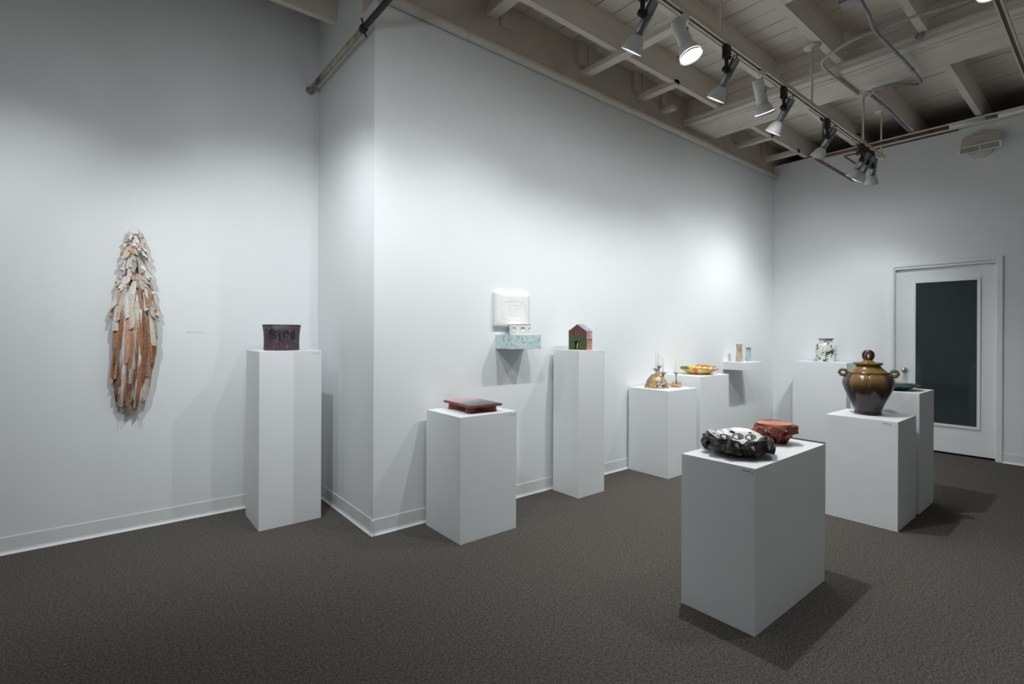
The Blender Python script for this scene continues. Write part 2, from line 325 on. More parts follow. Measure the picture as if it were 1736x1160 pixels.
def lamp(kind, x, y, z, aim, label, power, size=98, group=None, tube_len=0.165, blend=1.0, side=None, off=''):
    """z = underside of the rail; aim = direction of the beam"""
    L = thing('track_spotlight', label, 'spotlight', (x, y, z), 0, group)
    a = Vector(aim).normalized(); s = side or Vector((1, 0, 0)); s = Vector(s); s = (s - a*a.dot(s)).normalized()
    if kind == 'S': body, br, tr, mr, ml, st = MT['silver'], MT['black'], 0.0255, 0.061, 0.085, 0.150
    else: body, br, tr, mr, ml, st = MT['lampw'], MT['lampw'], 0.037, 0.066, 0.075, 0.095
    box('track_adapter', -0.026, 0.026, -0.017, 0.017, -0.085 if kind == 'S' else -0.035, -0.0005, br, L, bevel=0.003)
    tube('stem', [(0, 0, -0.03), (0, 0, -st)], 0.0125 if kind == 'S' else 0.008, br, L, 8)
    piv = Vector((0, 0, -st)); ax0 = piv + s*(tr+0.014)*(1 if kind == 'S' else -1)
    k = tube('pivot_knob', [piv + s*0.014, piv - s*0.018], 0.021 if kind == 'S' else 0.013, br, L, 14)
    up_ = 0.075 if kind == 'S' else 0.05; t0, t1 = ax0 - a*up_, ax0 + a*(tube_len-up_)
    tube('lamp_sleeve', [t0, t0 + a*0.004, t1], [tr*0.94, tr, tr], body, L, 24)
    # bell reflector with wall thickness
    prof = [(tr*0.9, 0), (tr+0.003, 0.004), (tr+0.016, ml*0.28), (mr*0.86, ml*0.66), (mr, ml), (mr-0.003, ml), (mr*0.86-0.004, ml*0.66), (tr+0.010, ml*0.28), (tr*0.6, 0.012)]
    v, f = latheg(prof, 28, None, True, True); q = a.to_track_quat('Z', 'Y')
    o = link('bell_shade', v, f, MT['lampw'], L, True, loc=t1); o.rotation_mode = 'QUATERNION'; o.rotation_quaternion = q
    dv, df = latheg([(mr*0.93, 0), (mr*0.93, 0.003)], 28)
    o2 = link('lens'+off, dv, df, MT['lens'], L, False, loc=t1 + a*(ml-0.014)); o2.rotation_mode = 'QUATERNION'; o2.rotation_quaternion = q
    if kind == 'S':
        tube('cable', rounded([(0.006, 0.0, -0.06), Vector((0.02, -0.02, -0.075)), t0 - a*0.03, t0 + a*0.01], 0.03), 0.0035, MT['black'], L, 6)
    else:
        box('vent_slot', -0.004, 0.004, -tr-0.001, -tr+0.002, -0.02, 0.02, MT['black'], L).location = (t0+t1)/2
    ld = bpy.data.lights.new('lamp_light'+off, 'SPOT'); ld.energy = power; ld.color = LAMP_COL; ld.spot_size = math.radians(size); ld.spot_blend = blend; ld.shadow_soft_size = 0.02
    lo = bpy.data.objects.new('lamp_light'+off, ld); COL.objects.link(lo); lo.parent = L; lo.location = t1 + a*(ml+0.006); align(lo, a)
    l2 = bpy.data.lights.new('lamp_spill'+off, 'SPOT'); l2.energy = power*((SPILL*1.35 if y < 2 else SPILL*0.6) if (kind == 'S' and y > 1) else 0.03); l2.color = LAMP_COL; l2.spot_size = math.radians(172); l2.spot_blend = 0.75; l2.shadow_soft_size = 0.022
    lo2 = bpy.data.objects.new('lamp_spill'+off, l2); COL.objects.link(lo2); lo2.parent = L; lo2.location = lo.location; align(lo2, a)
    return L
ZR = TZ-0.012; GRP = 'spotlights on the long track'
AW = (0, 0.585, -0.81)
lamp('S', 2.18, 1.6, ZR, AW, 'silver spotlight with black bracket above the teal block shelf', LAMP_WALL*0.8, group=GRP)
lamp('W', 2.575, 1.6, ZR, (0.08, -0.33, -0.94), 'white spotlight facing down over the black rocky bowl, its lens showing bright', LAMP_SPOT, 95, group=GRP)
lamp('S', 3.05, 1.6, ZR, (0, 0.545, -0.84), 'silver spotlight on black bracket between the two white spotlights', LAMP_WALL*0.98, group=GRP)
lamp('W', 3.54, 1.6, ZR, (0.46, 0.0, -0.87), 'white spotlight tilted toward the lidded brown jar', LAMP_SPOT, 95, group=GRP)
lamp('S', 3.89, 1.6, ZR, (0, 0.545, -0.84), 'silver spotlight on black bracket just past the second white spotlight', LAMP_WALL*0.88, group=GRP)
lamp('S', 4.74, 1.6, ZR, (0.12, 0.585, -0.81), 'single silver spotlight hung beyond the girder, before the cluster of three', LAMP_WALL*0.75, 108, group=GRP)
lamp('S', 5.62, 1.6, ZR, (0.10, 0.60, -0.79), 'first of three silver spotlights clustered near the end of the track', LAMP_WALL*0.7, 112, group=GRP)
lamp('S', 5.76, 1.6, ZR, (0.05, 0.52, -0.85), 'middle of three silver spotlights clustered near the end of the track', LAMP_WALL*0.8, group=GRP)
lamp('S', 5.93, 1.6, ZR, (0.38, 0.22, -0.9), 'last of three silver spotlights clustered near the end of the track', LAMP_WALL*0.62, group=GRP)
lamp('W', 3.36, 0.46, 3.178, (-0.35, -0.35, -0.87), 'white spotlight on the track that crosses toward the door', LAMP_SPOT*0.7, 110)
for xx, pw, ax, lb in ((0.36, 1.4, (0.30, 0.60, -0.74), 'silver spotlight above the plinth with the drum vessel'), (-0.5, 1.2, (0, 0.62, -0.78), 'silver spotlight above the hanging textile')):
    lamp('S', xx, 2.50, ZR, ax, lb, LAMP_WALL*pw, group='spotlights facing the left wall', off='_offscreen')
for xx, pw, ax in ((1.35, 0.5, (0.22, 0.6, -0.77)), (0.45, 0.75, (0.55, 0.45, -0.7))):
    lamp('S', xx, 1.6, ZR, ax, 'silver spotlight turned to the jutting corner and the footed tray', LAMP_WALL*pw, group='spotlights facing the corner', off='_offscreen')
for xx, ax, pw in ((0.4, (-0.78, -0.15, -0.6), 1.0), (1.4, (-0.6, -0.45, -0.66), 1.0), (2.4, (0, -0.75, -0.66), 1.0)):  # unseen lamps added as ambient fill, bounced off the rest of the room
    lamp('S', xx, 0.46, 3.178, ax, 'added unseen silver spotlight turned away from the plinths for bounced fill light', LAMP_FILL*pw, 110, group='added fill spotlights facing away', off='_offscreen')

# ================================================================== PLINTHS
def card(parent, c, face, wid=0.05, pale=False):
    """label card; c = local centre on the face; face 'y' faces -Y, 'x' faces -X"""
    w2, h2 = wid/2, 0.007; ink = MT['inkl'] if pale else MT['ink']
    def bx(n, a0, a1, z0, z1, d0, d1, m, p):
        if face == 'y': return box(n, c[0]+a0, c[0]+a1, c[1]-d1, c[1]-d0, c[2]+z0, c[2]+z1, m, p)
        return box(n, c[0]-d1, c[0]-d0, c[1]-a1, c[1]-a0, c[2]+z0, c[2]+z1, m, p)
    k = bx('label_card', -w2, w2, -h2, h2, 0.0, 0.0012, MT['card'], parent)
    bx('text_line', -w2+0.003, w2-0.012, 0.002, 0.005, 0.0012, 0.0016, ink, k)
    bx('text_line', w2-0.009, w2-0.001, -0.004, -0.001, 0.0012, 0.0016, ink, k)
def plinth(x0, x1, y0, y1, z, label, cards=()):
    T = thing('plinth', label, 'plinth', ((x0+x1)/2, (y0+y1)/2, 0)); hx, hy = (x1-x0)/2, (y1-y0)/2
    box('plinth_body', -hx, hx, -hy, hy, 0.0, z, MT['plinth'], T, bevel=0.0015)
    for face, off, pale in cards:
        if face == 'y': card(T, (hx-off, -hy, z-0.016), 'y', pale=pale)
        else: card(T, (-hx, -hy+off, z-0.02), 'x', pale=pale)
    return T
plinth(0.797, 1.198, 3.575, 3.958, 1.175, 'tall white plinth in the corner carrying the dark purple drum-shaped vessel', [('y', 0.035, True)])
plinth(1.705, 2.150, 2.577, 2.995, 0.782, 'low white plinth carrying the red footed tray', [('y', 0.036, True)])
plinth(2.910, 3.218, 2.724, 3.012, 1.168, 'tall narrow white plinth carrying the little ceramic house', [('y', 0.03, True)])
plinth(3.932, 4.398, 2.590, 3.030, 0.788, 'low white plinth carrying the gold and silver candle holders', [('y', 0.03, True)])
plinth(4.506, 5.060, 2.615, 3.030, 0.886, 'white plinth carrying the orange and yellow bowl', [('y', 0.03, True)])
plinth(2.175, 2.963, 1.004, 1.358, 0.722, 'wide white plinth carrying the black rocky bowl and the red rocky dish', [('x', 0.035, False)])
plinth(4.065, 4.512, 0.947, 1.375, 0.725, 'white plinth carrying the large lidded brown jar', [('x', 0.06, False)])
plinth(4.585, 5.015, 0.943, 1.374, 0.875, 'white plinth carrying the teal plate behind the brown jar')
plinth(6.760, 7.095, 2.070, 2.660, 0.966, 'white plinth against the back wall carrying the splotched white vase', [('x', 0.06, True)])
S = thing('wall_shelf', 'thick white floating shelf holding the two slim vases', 'shelf', (5.99, YC, 0.881))
box('shelf_body', -0.23, 0.225, -0.264, 0.0, 0, 0.092, MT['plinth'], S, bevel=0.0015); card(S, (0.19, -0.264, 0.077), 'y', pale=True)
WL = thing('wall_label', 'small white text label on the wall right of the hanging textile', 'label', (0.506, YA, 1.301))
card(WL, (0, 0, 0), 'y', 0.11, True)


# ================================================================== ART WORKS
def rn(p, s=1.0): return mnoise.noise(Vector(p)*s)
# ---- hanging textile: layered torn strips
ST = [mat('strip_cream', (0.66, 0.58, 0.48), 0.9, var=0.15, scale=60, bump=0.4), mat('strip_white', (0.72, 0.70, 0.66), 0.9, var=0.14, scale=70, bump=0.4),
      mat('strip_grey', (0.40, 0.385, 0.37), 0.9, var=0.3, scale=80, bump=0.4), mat('strip_salmon', (0.62, 0.33, 0.24), 0.9, var=0.22, scale=70, bump=0.4),
      mat('strip_tan', (0.40, 0.23, 0.13), 0.9, var=0.25, scale=60, bump=0.4), mat('strip_rust', (0.42, 0.17, 0.08), 0.9, var=0.3, scale=60, bump=0.4),
      mat('strip_brown', (0.22, 0.13, 0.085), 0.9, var=0.3, scale=60, bump=0.4), mat('strip_pinkish', (0.58, 0.46, 0.40), 0.9, var=0.25, scale=90, bump=0.4)]
HX, HY = 0.160, YA
H = thing('hanging_textile', 'long hanging bundle of torn cream, salmon and brown fabric strips on the white wall', 'textile', (HX, HY, 0.70))
def halfw(z):
    tab = [(0.74, 0.03), (0.80, 0.062), (0.87, 0.090), (0.95, 0.110), (1.1, 0.126), (1.25, 0.136), (1.4, 0.136), (1.5, 0.126), (1.6, 0.112), (1.7, 0.094), (1.8, 0.084), (1.88, 0.068), (1.95, 0.045), (1.99, 0.022)]
    for (a, b), (c, d) in zip(tab, tab[1:]):
        if z <= c: return b + (d-b)*max(0, (z-a))/(c-a)
    return 0.02
def cenx(z): return -0.03*max(0, (1.15-z)/0.45) + 0.006
lathe('core', [(0.01, 0.25), (0.024, 0.45), (0.028, 0.75), (0.022, 1.0), (0.014, 1.18), (0.008, 1.25), (0.003, 1.268)], ST[6], H, 14, smooth=True, fn=lambda a, r, z, i: (r, z)).location = (0.004, -0.034, 0)
hr = random.Random(11)
N = 285
for i in range(N):
    t = (i+0.5)/N; zt = 1.985 - (t**0.85)*0.90
    up = max(0.0, (zt-1.085)/0.90)
    if up > 0.80: L = hr.uniform(0.035, 0.065)
    elif up > 0.62: L = hr.uniform(0.06, 0.11)
    elif up > 0.45: L = hr.uniform(0.12, 0.24)
    else: L = hr.uniform(0.22, 0.46)
    L = min(L, zt-hr.uniform(0.775, 0.87)); dj = hr.uniform(-0.014, 0.014) if up < 0.6 else 0.0
    wd = hr.uniform(0.018, 0.028) if up > 0.62 else hr.uniform(0.017, 0.036)
    th = hr.uniform(-1.4, 1.4); zb = zt-L; nseg = 6; rows = []
    tw = hr.uniform(-0.9, 0.9)*(0.5 if up > 0.6 else 1.0); flare = hr.uniform(0.2, 1.0)
    fold = hr.choice((-1, 1))*hr.uniform(0.002, 0.006); skew = hr.uniform(-0.012, 0.012); wob = hr.uniform(0, 6.3)
    h0 = halfw(min(zt, 1.98))*(0.60 if up > 0.6 else 0.72); h1 = max(0.012, halfw(zb)*hr.uniform(0.88, 1.04)-wd*0.3)
    for s in range(nseg+1):
        q = s/nseg; z = zt-L*q; hw = h0+(h1-h0)*q**0.7
        hw = min(hw, halfw(z)*1.03-wd*0.25)
        xx = cenx(z)+math.sin(th)*hw+0.004*math.sin(q*4+wob)
        dep = 0.030+dj+0.062*math.cos(th)*min(1, halfw(z)/0.11) + 0.016*flare*(q**2 if up > 0.5 else q*(1-q)*2) + 0.010*(1-t)
        ang = th*0.7+tw*(q-0.3)*1.3; tx, ty = math.cos(ang), math.sin(ang)*0.7
        w2 = wd/2*(0.92+0.12*math.sin(q*5+wob))*(0.75 if s == 0 else 1.0)
        sk = skew if s == nseg else 0; cz = z-0.70
        rows.append(((xx-tx*w2, min(-0.005, -dep-ty*w2), cz+sk), (xx, min(-0.005, -dep-fold), cz+sk*0.2), (xx+tx*w2, min(-0.005, -dep+ty*w2), cz-sk)))
    V = [p for r_ in rows for p in r_]; n0 = len(V); V += [(p[0], p[1]+0.002, p[2]) for p in V]
    Fc = []
    for s in range(nseg):
        for c_ in range(2):
            k = s*3+c_; Fc.append((k, k+1, k+4, k+3)); Fc.append((n0+k, n0+k+3, n0+k+4, n0+k+1))
        Fc.append((s*3, s*3+3, n0+s*3+3, n0+s*3)); Fc.append((s*3+2, n0+s*3+2, n0+s*3+5, s*3+5))
    e = nseg*3; Fc += [(e, e+1, n0+e+1, n0+e), (e+1, e+2, n0+e+2, n0+e+1), (0, n0, n0+1, 1), (1, n0+1, n0+2, 2)]
    if up > 0.62: mi = hr.choices([0, 1, 2, 3, 7, 4], [5, 4, 3.0, 1.0, 2, 0.5])[0]
    elif up > 0.42: mi = hr.choices([0, 1, 3, 4, 7, 2], [5, 4, 0.8, 1.5, 2, 1])[0]
    else: mi = hr.choices([4, 5, 6, 3, 7, 0, 1], [6.5, 1.8, 2.6, 0.6, 3.0, 1.4, 1.0])[0]
    link('fabric_strip', V, Fc, ST[mi], H, False)
for k in range(5):
    x0 = hr.uniform(-0.09, 0.06); tube('loose_thread', [(x0, -0.03, 0.10), (x0+hr.uniform(-.02, .02), -0.03, 0.03), (x0+hr.uniform(-.03, .03), -0.028, -0.03)], 0.0007, ST[1], H, 4)

# ---- dark drum-shaped vessel with written marks
drumM = mramp('drum_glaze', [(0.25, (0.022, 0.02, 0.024)), (0.40, (0.062, 0.028, 0.036)), (0.48, (0.075, 0.035, 0.045)), (0.55, (0.05, 0.05, 0.085)), (0.63, (0.12, 0.08, 0.075)), (0.75, (0.22, 0.22, 0.26))], 34, 0.55, 8, 0.8, 0.6, 0.003)
D = thing('drum_vessel', 'dark purple drum-shaped ceramic vessel with black written letters', 'vessel', (0.990, 3.79, 1.175))
dp = [(0.113, 0), (0.116, 0.003), (0.1145, 0.06), (0.117, 0.12), (0.1245, 0.176), (0.1215, 0.178), (0.113, 0.12), (0.109, 0.01)]
lathe('vessel_body', dp, drumM, D, 48, fn=lambda a, r, z, i: (r*(1+0.006*math.sin(3*a+1))+0.0008*rn((math.cos(a)*3, math.sin(a)*3, z*40)), z+(0.0015*math.sin(5*a) if z > 0.17 else 0)))
lathe('rim', [(0.1215, 0.1745), (0.1255, 0.1745), (0.126, 0.1785), (0.121, 0.1795)], MT['iron'], D, 48)
th0 = math.atan2(-3.79, -0.99)     # side facing the room
def dmark(pts, r=0.0046):
    P_ = []
    for u_, v_ in pts:
        rr = 0.1160 + (0.008*max(0, (v_-0.11))/0.066 if v_ > 0.11 else 0); a = th0 + u_/0.117
        P_.append((rr*math.cos(a), rr*math.sin(a), v_))
    tube('painted_letter', P_, r, MT['black'], D, 6)
def oval(cx_, cz_, rx, rz, a0=0, a1=360, n=20): return [(cx_+rx*math.cos(math.radians(a0+(a1-a0)*k/n)), cz_+rz*math.sin(math.radians(a0+(a1-a0)*k/n))) for k in range(n+1)]
K = 1.0   # +u runs to the viewer's right
dmark(oval(-0.060, 0.128, 0.015, 0.019)); dmark([(-0.047, 0.118), (-0.040, 0.098), (-0.046, 0.084), (-0.054, 0.083), (-0.057, 0.092)])
dmark([(-0.012, 0.150), (-0.013, 0.11), (-0.011, 0.068)]); dmark([(-0.030, 0.132), (-0.012, 0.136)], 0.0028)
dmark(oval(0.026, 0.108, 0.016, 0.020)); dmark([(0.002, 0.134), (0.02, 0.138), (0.044, 0.137)], 0.003)
dmark(oval(0.076, 0.112, 0.015, 0.027, 80, 440)); 

# ---- red footed tray with painted top
redc = mat('red_stoneware', (0.20, 0.052, 0.030), 0.55, var=0.25, scale=25, bump=0.3)
def traypaint():
    m, nt, b = _nt('tray_painting'); tc = nt.nodes.new('ShaderNodeTexCoord'); n = _noise(nt, 9, 5, 0.8)
    sx = nt.nodes.new('ShaderNodeSeparateXYZ'); nt.links.new(tc.outputs['Object'], sx.inputs[0])
    ma = nt.nodes.new('ShaderNodeMath'); ma.operation = 'MULTIPLY_ADD'; nt.links.new(sx.outputs['Y'], ma.inputs[0]); ma.inputs[1].default_value = 2.4; ma.inputs[2].default_value = 0.18
    mx = nt.nodes.new('ShaderNodeMath'); mx.operation = 'MULTIPLY_ADD'; nt.links.new(sx.outputs['X'], mx.inputs[0]); mx.inputs[1].default_value = -0.8; nt.links.new(ma.outputs[0], mx.inputs[2])
    m2 = nt.nodes.new('ShaderNodeMath'); m2.operation = 'MULTIPLY_ADD'; nt.links.new(n.outputs['Fac'], m2.inputs[0]); m2.inputs[1].default_value = 0.75; nt.links.new(mx.outputs[0], m2.inputs[2])
    r = _ramp(nt, [(0.0, (0.05, 0.06, 0.065)), (0.36, (0.06, 0.09, 0.10)), (0.42, (0.16, 0.16, 0.06)), (0.5, (0.10, 0.23, 0.27)), (0.56, (0.15, 0.33, 0.38)), (0.62, (0.20, 0.19, 0.09)), (0.66, (0.35, 0.15, 0.12)), (0.70, (0.68, 0.32, 0.33)), (1.0, (0.62, 0.27, 0.29))])
    nt.links.new(m2.outputs[0], r.inputs[0]); nt.links.new(r.outputs[0], b.inputs['Base Color']); b.inputs['Roughness'].default_value = 0.3
    return m
T = thing('footed_tray', 'low red ceramic tray on feet with pink, teal and dark painted top', 'tray', (1.945, 2.800, 0.782), math.radians(-4))
box('tray_board', -0.126, 0.126, -0.178, 0.178, 0.040, 0.055, redc, T, bevel=0.004)
box('painted_top', -0.115, 0.115, -0.167, 0.167, 0.0545, 0.0562, traypaint(), T)
fp = []
for k, (cx_, cy_) in enumerate([(0.10, -0.135), (0.10, 0.135), (-0.10, 0.135), (-0.10, -0.135)]):
    a = math.atan2(cy_, cx_); n_ = Vector((math.cos(a), math.sin(a))); t_ = Vector((-n_.y, n_.x)); c_ = Vector((cx_, cy_))
    mid = Vector([(0.052, 0), (0, 0.07), (-0.052, 0), (0, -0.07)][k])
    for q in (c_ - t_*0.024 - n_*0.006, c_ - t_*0.014 + n_*0.004, c_ + t_*0.014 + n_*0.004, c_ + t_*0.024 - n_*0.006): fp.append(q)
    nx = [(0, 0.088), (-0.058, 0), (0, -0.088), (0.058, 0)][k]
    fp.append(Vector((nx[0], nx[1])) if k in (0, 2) else Vector((nx[0], nx[1])))
# star-like foot block with four rounded ends
ordp = sorted(fp, key=lambda p: math.atan2(p.y, p.x)); n_ = len(ordp)
link('foot_block', [(p.x, p.y, 0) for p in ordp] + [(p.x*0.97, p.y*0.97, 0.0395) for p in ordp], [tuple(range(n_)), tuple(range(n_, 2*n_))] + [(i, (i+1) % n_, n_+(i+1) % n_, n_+i) for i in range(n_)], redc, T)

# ---- teal block shelf, white tablet, white cup with holes
teal = mramp('teal_speckle', [(0.31, (0.12, 0.10, 0.06)), (0.36, (0.38, 0.52, 0.52)), (0.46, (0.50, 0.65, 0.67)), (0.56, (0.70, 0.75, 0.72)), (0.70, (0.46, 0.66, 0.72))], 34, 0.5, 7, 0.6, 0.35, 0.002)
B = thing('block_shelf', 'pale teal speckled ceramic block projecting from the white wall', 'shelf', (2.476, YC, 1.183))
box('block_body', -0.144, 0.144, -0.20, 0, 0, 0.108, teal, B, bevel=0.003)
plas = mat('white_plaster_relief', (0.84, 0.83, 0.81), 0.7, var=0.04, scale=9, bump=0.5, bdist=0.006)
TB = thing('wall_tablet', 'square white plaster tablet on the wall behind the pierced cup', 'tablet', (2.475, YC, 1.348))
n1 = 14; V = []; Fc = []
for j in range(n1+1):
    for i in range(n1+1):
        u_, v_ = i/n1, j/n1; e = min(u_, 1-u_, v_, 1-v_)
        V.append((-0.172+0.344*u_+0.003*rn((u_*3, v_*3, 1)), -0.045+(0.012*max(0, 1-e/0.08)**2)-0.0025*rn((u_*5, v_*5, 0)), 0.268*v_+0.004*rn((u_*4, v_*4, 5))))
for j in range(n1):
    for i in range(n1): k = j*(n1+1)+i; Fc.append((k, k+1, k+n1+2, k+n1+1))
bd = [i for i in range(n1+1)] + [(j+1)*(n1+1)-1 for j in range(1, n1+1)] + [n1*(n1+1)+i for i in range(n1-1, -1, -1)] + [j*(n1+1) for j in range(n1-1, 0, -1)]
m0 = len(V); V += [(V[k][0], 0, V[k][2]) for k in bd]
Fc += [(bd[i], m0+i, m0+(i+1) % len(bd), bd[(i+1) % len(bd)]) for i in range(len(bd))] + [tuple(range(m0, m0+len(bd)))]
link('tablet_body', V, Fc, plas, TB, True)
for (rx, rz, cz_) in ((0.115, 0.075, 0.13), (0.045, 0.04, 0.135)):
    tube('raised_outline', [(rx*math.copysign(abs(math.cos(a))**0.5, math.cos(a)), -0.0445, cz_+rz*math.copysign(abs(math.sin(a))**0.5, math.sin(a))) for a in [2*math.pi*k/28 for k in range(29)]], 0.003, plas, TB, 6)
CU = thing('pierced_cup', 'small white cylindrical cup with round holes standing on the teal block', 'cup', (2.487, 2.945, 1.291))
cupm = mat('white_bisque', (0.85, 0.83, 0.80), 0.6, var=0.03, scale=20)
# wall built as a grid with round openings left out
nA, nZ = 72, 18; R0, HC = 0.078, 0.078; V = []; Fc = []; holes = [math.radians(d) for d in (-162, -113, -64, -15, 34, 83, 132)]
for j in range(nZ+1):
    for i in range(nA):
        a = 2*math.pi*i/nA; z = HC*j/nZ; dd = min((math.atan2(math.sin(a-h_), math.cos(a-h_))*R0)**2 + (z-0.042)**2 for h_ in holes)**0.5; R_ = R0-0.012*max(0.0, 1-(dd/0.0195)**4); V.append((R_*math.cos(a), R_*math.sin(a), z))
for j in range(nZ+1):
    for i in range(nA):
        a = 2*math.pi*i/nA; z = HC*j/nZ; V.append(((R0-0.016)*math.cos(a), (R0-0.016)*math.sin(a), max(z, 0.006)))
NN = (nZ+1)*nA
def inh(i, j):
    a = 2*math.pi*(i+0.5)/nA; z = HC*(j+0.5)/nZ
    return False and any(((math.atan2(math.sin(a-h_), math.cos(a-h_))*R0)**2 + (z-0.042)**2) < 0.0190**2 for h_ in holes)
for j in range(nZ):
    for i in range(nA):
        if inh(i, j): continue
        q = (j*nA+i, j*nA+(i+1) % nA, (j+1)*nA+(i+1) % nA, (j+1)*nA+i); Fc.append(q); Fc.append(tuple(NN+k for k in q[::-1]))
        for (di, dj, e0, e1) in ((-1, 0, 3, 0), (1, 0, 1, 2), (0, -1, 0, 1), (0, 1, 2, 3)):
            jj = j+dj
            if 0 <= jj < nZ and inh((i+di) % nA, jj): Fc.append((q[e1], q[e0], NN+q[e0], NN+q[e1]))
for i in range(nA):
    k = nZ*nA; Fc.append((k+i, k+(i+1) % nA, NN+k+(i+1) % nA, NN+k+i))
Fc.append(tuple(range(nA)))
link('cup_body', V, Fc, cupm, CU, True)
for h_ in holes:
    c = Vector((math.cos(h_), math.sin(h_), 0)); tn = Vector((-c.y, c.x, 0))
    pts = [c*(R0+0.0005-0.0026*math.cos(b)**2) + tn*(0.0205*math.cos(b)) + Vector((0, 0, 0.042+0.0205*math.sin(b))) for b in [2*math.pi*k/20 for k in range(21)]]
    tube('hole_collar', pts, 0.0038, cupm, CU, 6)
lathe('rim', [(R0-0.009, HC-0.002), (R0+0.003, HC-0.002), (R0+0.003, HC+0.002), (R0-0.009, HC+0.002)], cupm, CU, 48)

# ---- little ceramic house
def splitmat(name, lo, hi, zc, var=0.3):
    m, nt, b = _nt(name); tc = nt.nodes.new('ShaderNodeTexCoord'); sx = nt.nodes.new('ShaderNodeSeparateXYZ'); nt.links.new(tc.outputs['Object'], sx.inputs[0])
    n = _noise(nt, 55, 6); a = nt.nodes.new('ShaderNodeMath'); a.operation = 'MULTIPLY_ADD'; nt.links.new(n.outputs['Fac'], a.inputs[0]); a.inputs[1].default_value = 0.02; nt.links.new(sx.outputs['Z'], a.inputs[2])
    g = nt.nodes.new('ShaderNodeMath'); g.operation = 'GREATER_THAN'; nt.links.new(a.outputs[0], g.inputs[0]); g.inputs[1].default_value = zc+0.01
    r1 = _ramp(nt, [(0.3, tuple(c*(1-var) for c in lo)), (0.7, tuple(c*(1+var) for c in lo))]); r2 = _ramp(nt, [(0.3, tuple(c*(1-var) for c in hi)), (0.7, tuple(c*(1+var) for c in hi))])
    nt.links.new(n.outputs['Fac'], r1.inputs[0]); nt.links.new(n.outputs['Fac'], r2.inputs[0])
    mx = nt.nodes.new('ShaderNodeMix'); mx.data_type = 'RGBA'; nt.links.new(g.outputs[0], mx.inputs[0]); nt.links.new(r1.outputs[0], mx.inputs[6]); nt.links.new(r2.outputs[0], mx.inputs[7])
    nt.links.new(mx.outputs[2], b.inputs['Base Color']); b.inputs['Roughness'].default_value = 0.6; _bump(nt, b, n.outputs['Fac'], 0.5, 0.003)
    return m
HO = thing('ceramic_house', 'little ceramic house with green and purple gable front and pink side', 'house sculpture', (3.02, 2.745, 1.168))
hw, hd, he, hrg = 0.197, 0.066, 0.150, 0.206
front = splitmat('house_front', (0.055, 0.085, 0.025), (0.13, 0.05, 0.045), 0.105); sidem = splitmat('house_side', (0.52, 0.24, 0.22), (0.60, 0.40, 0.34), 0.085); roofm = mat('house_roof', (0.34, 0.34, 0.37), 0.55, var=0.2, scale=40, bump=0.3)
V = [(a if a else 0.034, b, c) for a, b, c in [(0, 0.002, 0), (hd, 0.002, 0), (hd, hw, 0), (0, hw, 0), (0, 0.002, he), (hd, 0.002, he), (hd, hw, he), (0, hw, he), (0, hw/2, hrg), (hd, hw/2, hrg)]]
link('house_walls', V, [(0, 3, 2, 1), (0, 1, 5, 4), (2, 3, 7, 6), (1, 2, 6, 9, 5), (4, 5, 9, 8), (7, 8, 9, 6), (0, 4, 8, 7, 3)], sidem, HO)
# front slab with real openings for the window and the door
y_ = lambda t: hw*t
dy0, dy1, dz = y_(0.40), y_(0.66), 0.072; wy0, wy1, wz0, wz1 = y_(0.40), y_(0.68), 0.122, 0.150
def slab(poly): n = len(poly); return [(-0.002, a, b) for a, b in poly] + [(0.0338, a, b) for a, b in poly], [tuple(range(n)), tuple(range(n, 2*n))] + [(i, (i+1) % n, n+(i+1) % n, n+i) for i in range(n)]
pcs = [slab([(0, 0), (dy0, 0), (dy0, he), (0, he)]), slab([(dy1, 0), (hw, 0), (hw, he), (dy1, he)]), slab([(dy0, dz), (dy1, dz), (dy1, wz0), (dy0, wz0)]), slab([(wy1, wz0), (wy1, wz0), (wy1, wz1), (wy1, wz1)]), slab([(0, he), (hw, he), (hw/2, hrg)])]
pcs.pop(3); v, f = join(*pcs); link('gable_front', v, f, front, HO)
gold_l = mat('window_yellow', (0.60, 0.38, 0.10), 0.5, var=0.4, scale=90)
wn = box('window', 0.0032, 0.0042, wy0, wy1, wz0, wz1, gold_l, HO)
for t in (0, 0.5, 1): box('glazing_bar', -0.003, 0.0032, wy0+(wy1-wy0)*t-0.0018, wy0+(wy1-wy0)*t+0.0018, wz0, wz1, MT['iron'], wn)
box('glazing_bar', -0.003, 0.0032, wy0, wy1, (wz0+wz1)/2-0.0012, (wz0+wz1)/2+0.0012, MT['iron'], wn)
box('doorway', 0.0325, 0.0338, dy0, dy1, 0, dz, front, HO)
tube('door_figure', [(0.001, dy0+0.021, 0.006), (0.001, dy0+0.020, 0.03), (0.001, dy0+0.017, 0.05), (0.001, dy0+0.019, 0.062)], [0.0045, 0.008, 0.0055, 0.003], gold_l, HO, 8)
for sgn in (0, 1):
    ye = -0.004 if sgn == 0 else hw+0.004; zz = he-0.002
    V = [(-0.004, hw/2, hrg+0.001), (hd+0.002, hw/2, hrg+0.001), (hd+0.002, ye, zz), (-0.004, ye, zz)]; V += [(a, b, c+0.005) for a, b, c in V]
    link('roof_slab', V, [(0, 1, 2, 3), (7, 6, 5, 4), (0, 4, 5, 1), (1, 5, 6, 2), (2, 6, 7, 3), (3, 7, 4, 0)], roofm, HO)
box('side_wall', 0.0015, hd, -0.0012, -0.0001, 0.0, he-0.003, sidem, HO)
box('side_band', 0.006, hd, -0.0020, -0.0012, 0.082, 0.088, MT['iron'], HO)
for (x0, z0) in ((0.014, 0.022), (0.040, 0.022), (0.022, 0.10)): box('side_window', x0, x0+0.012, -0.0020, -0.0012, z0, z0+0.03, gold_l if z0 < .05 else mat('side_dark', (0.25, 0.12, 0.14), .6), HO)

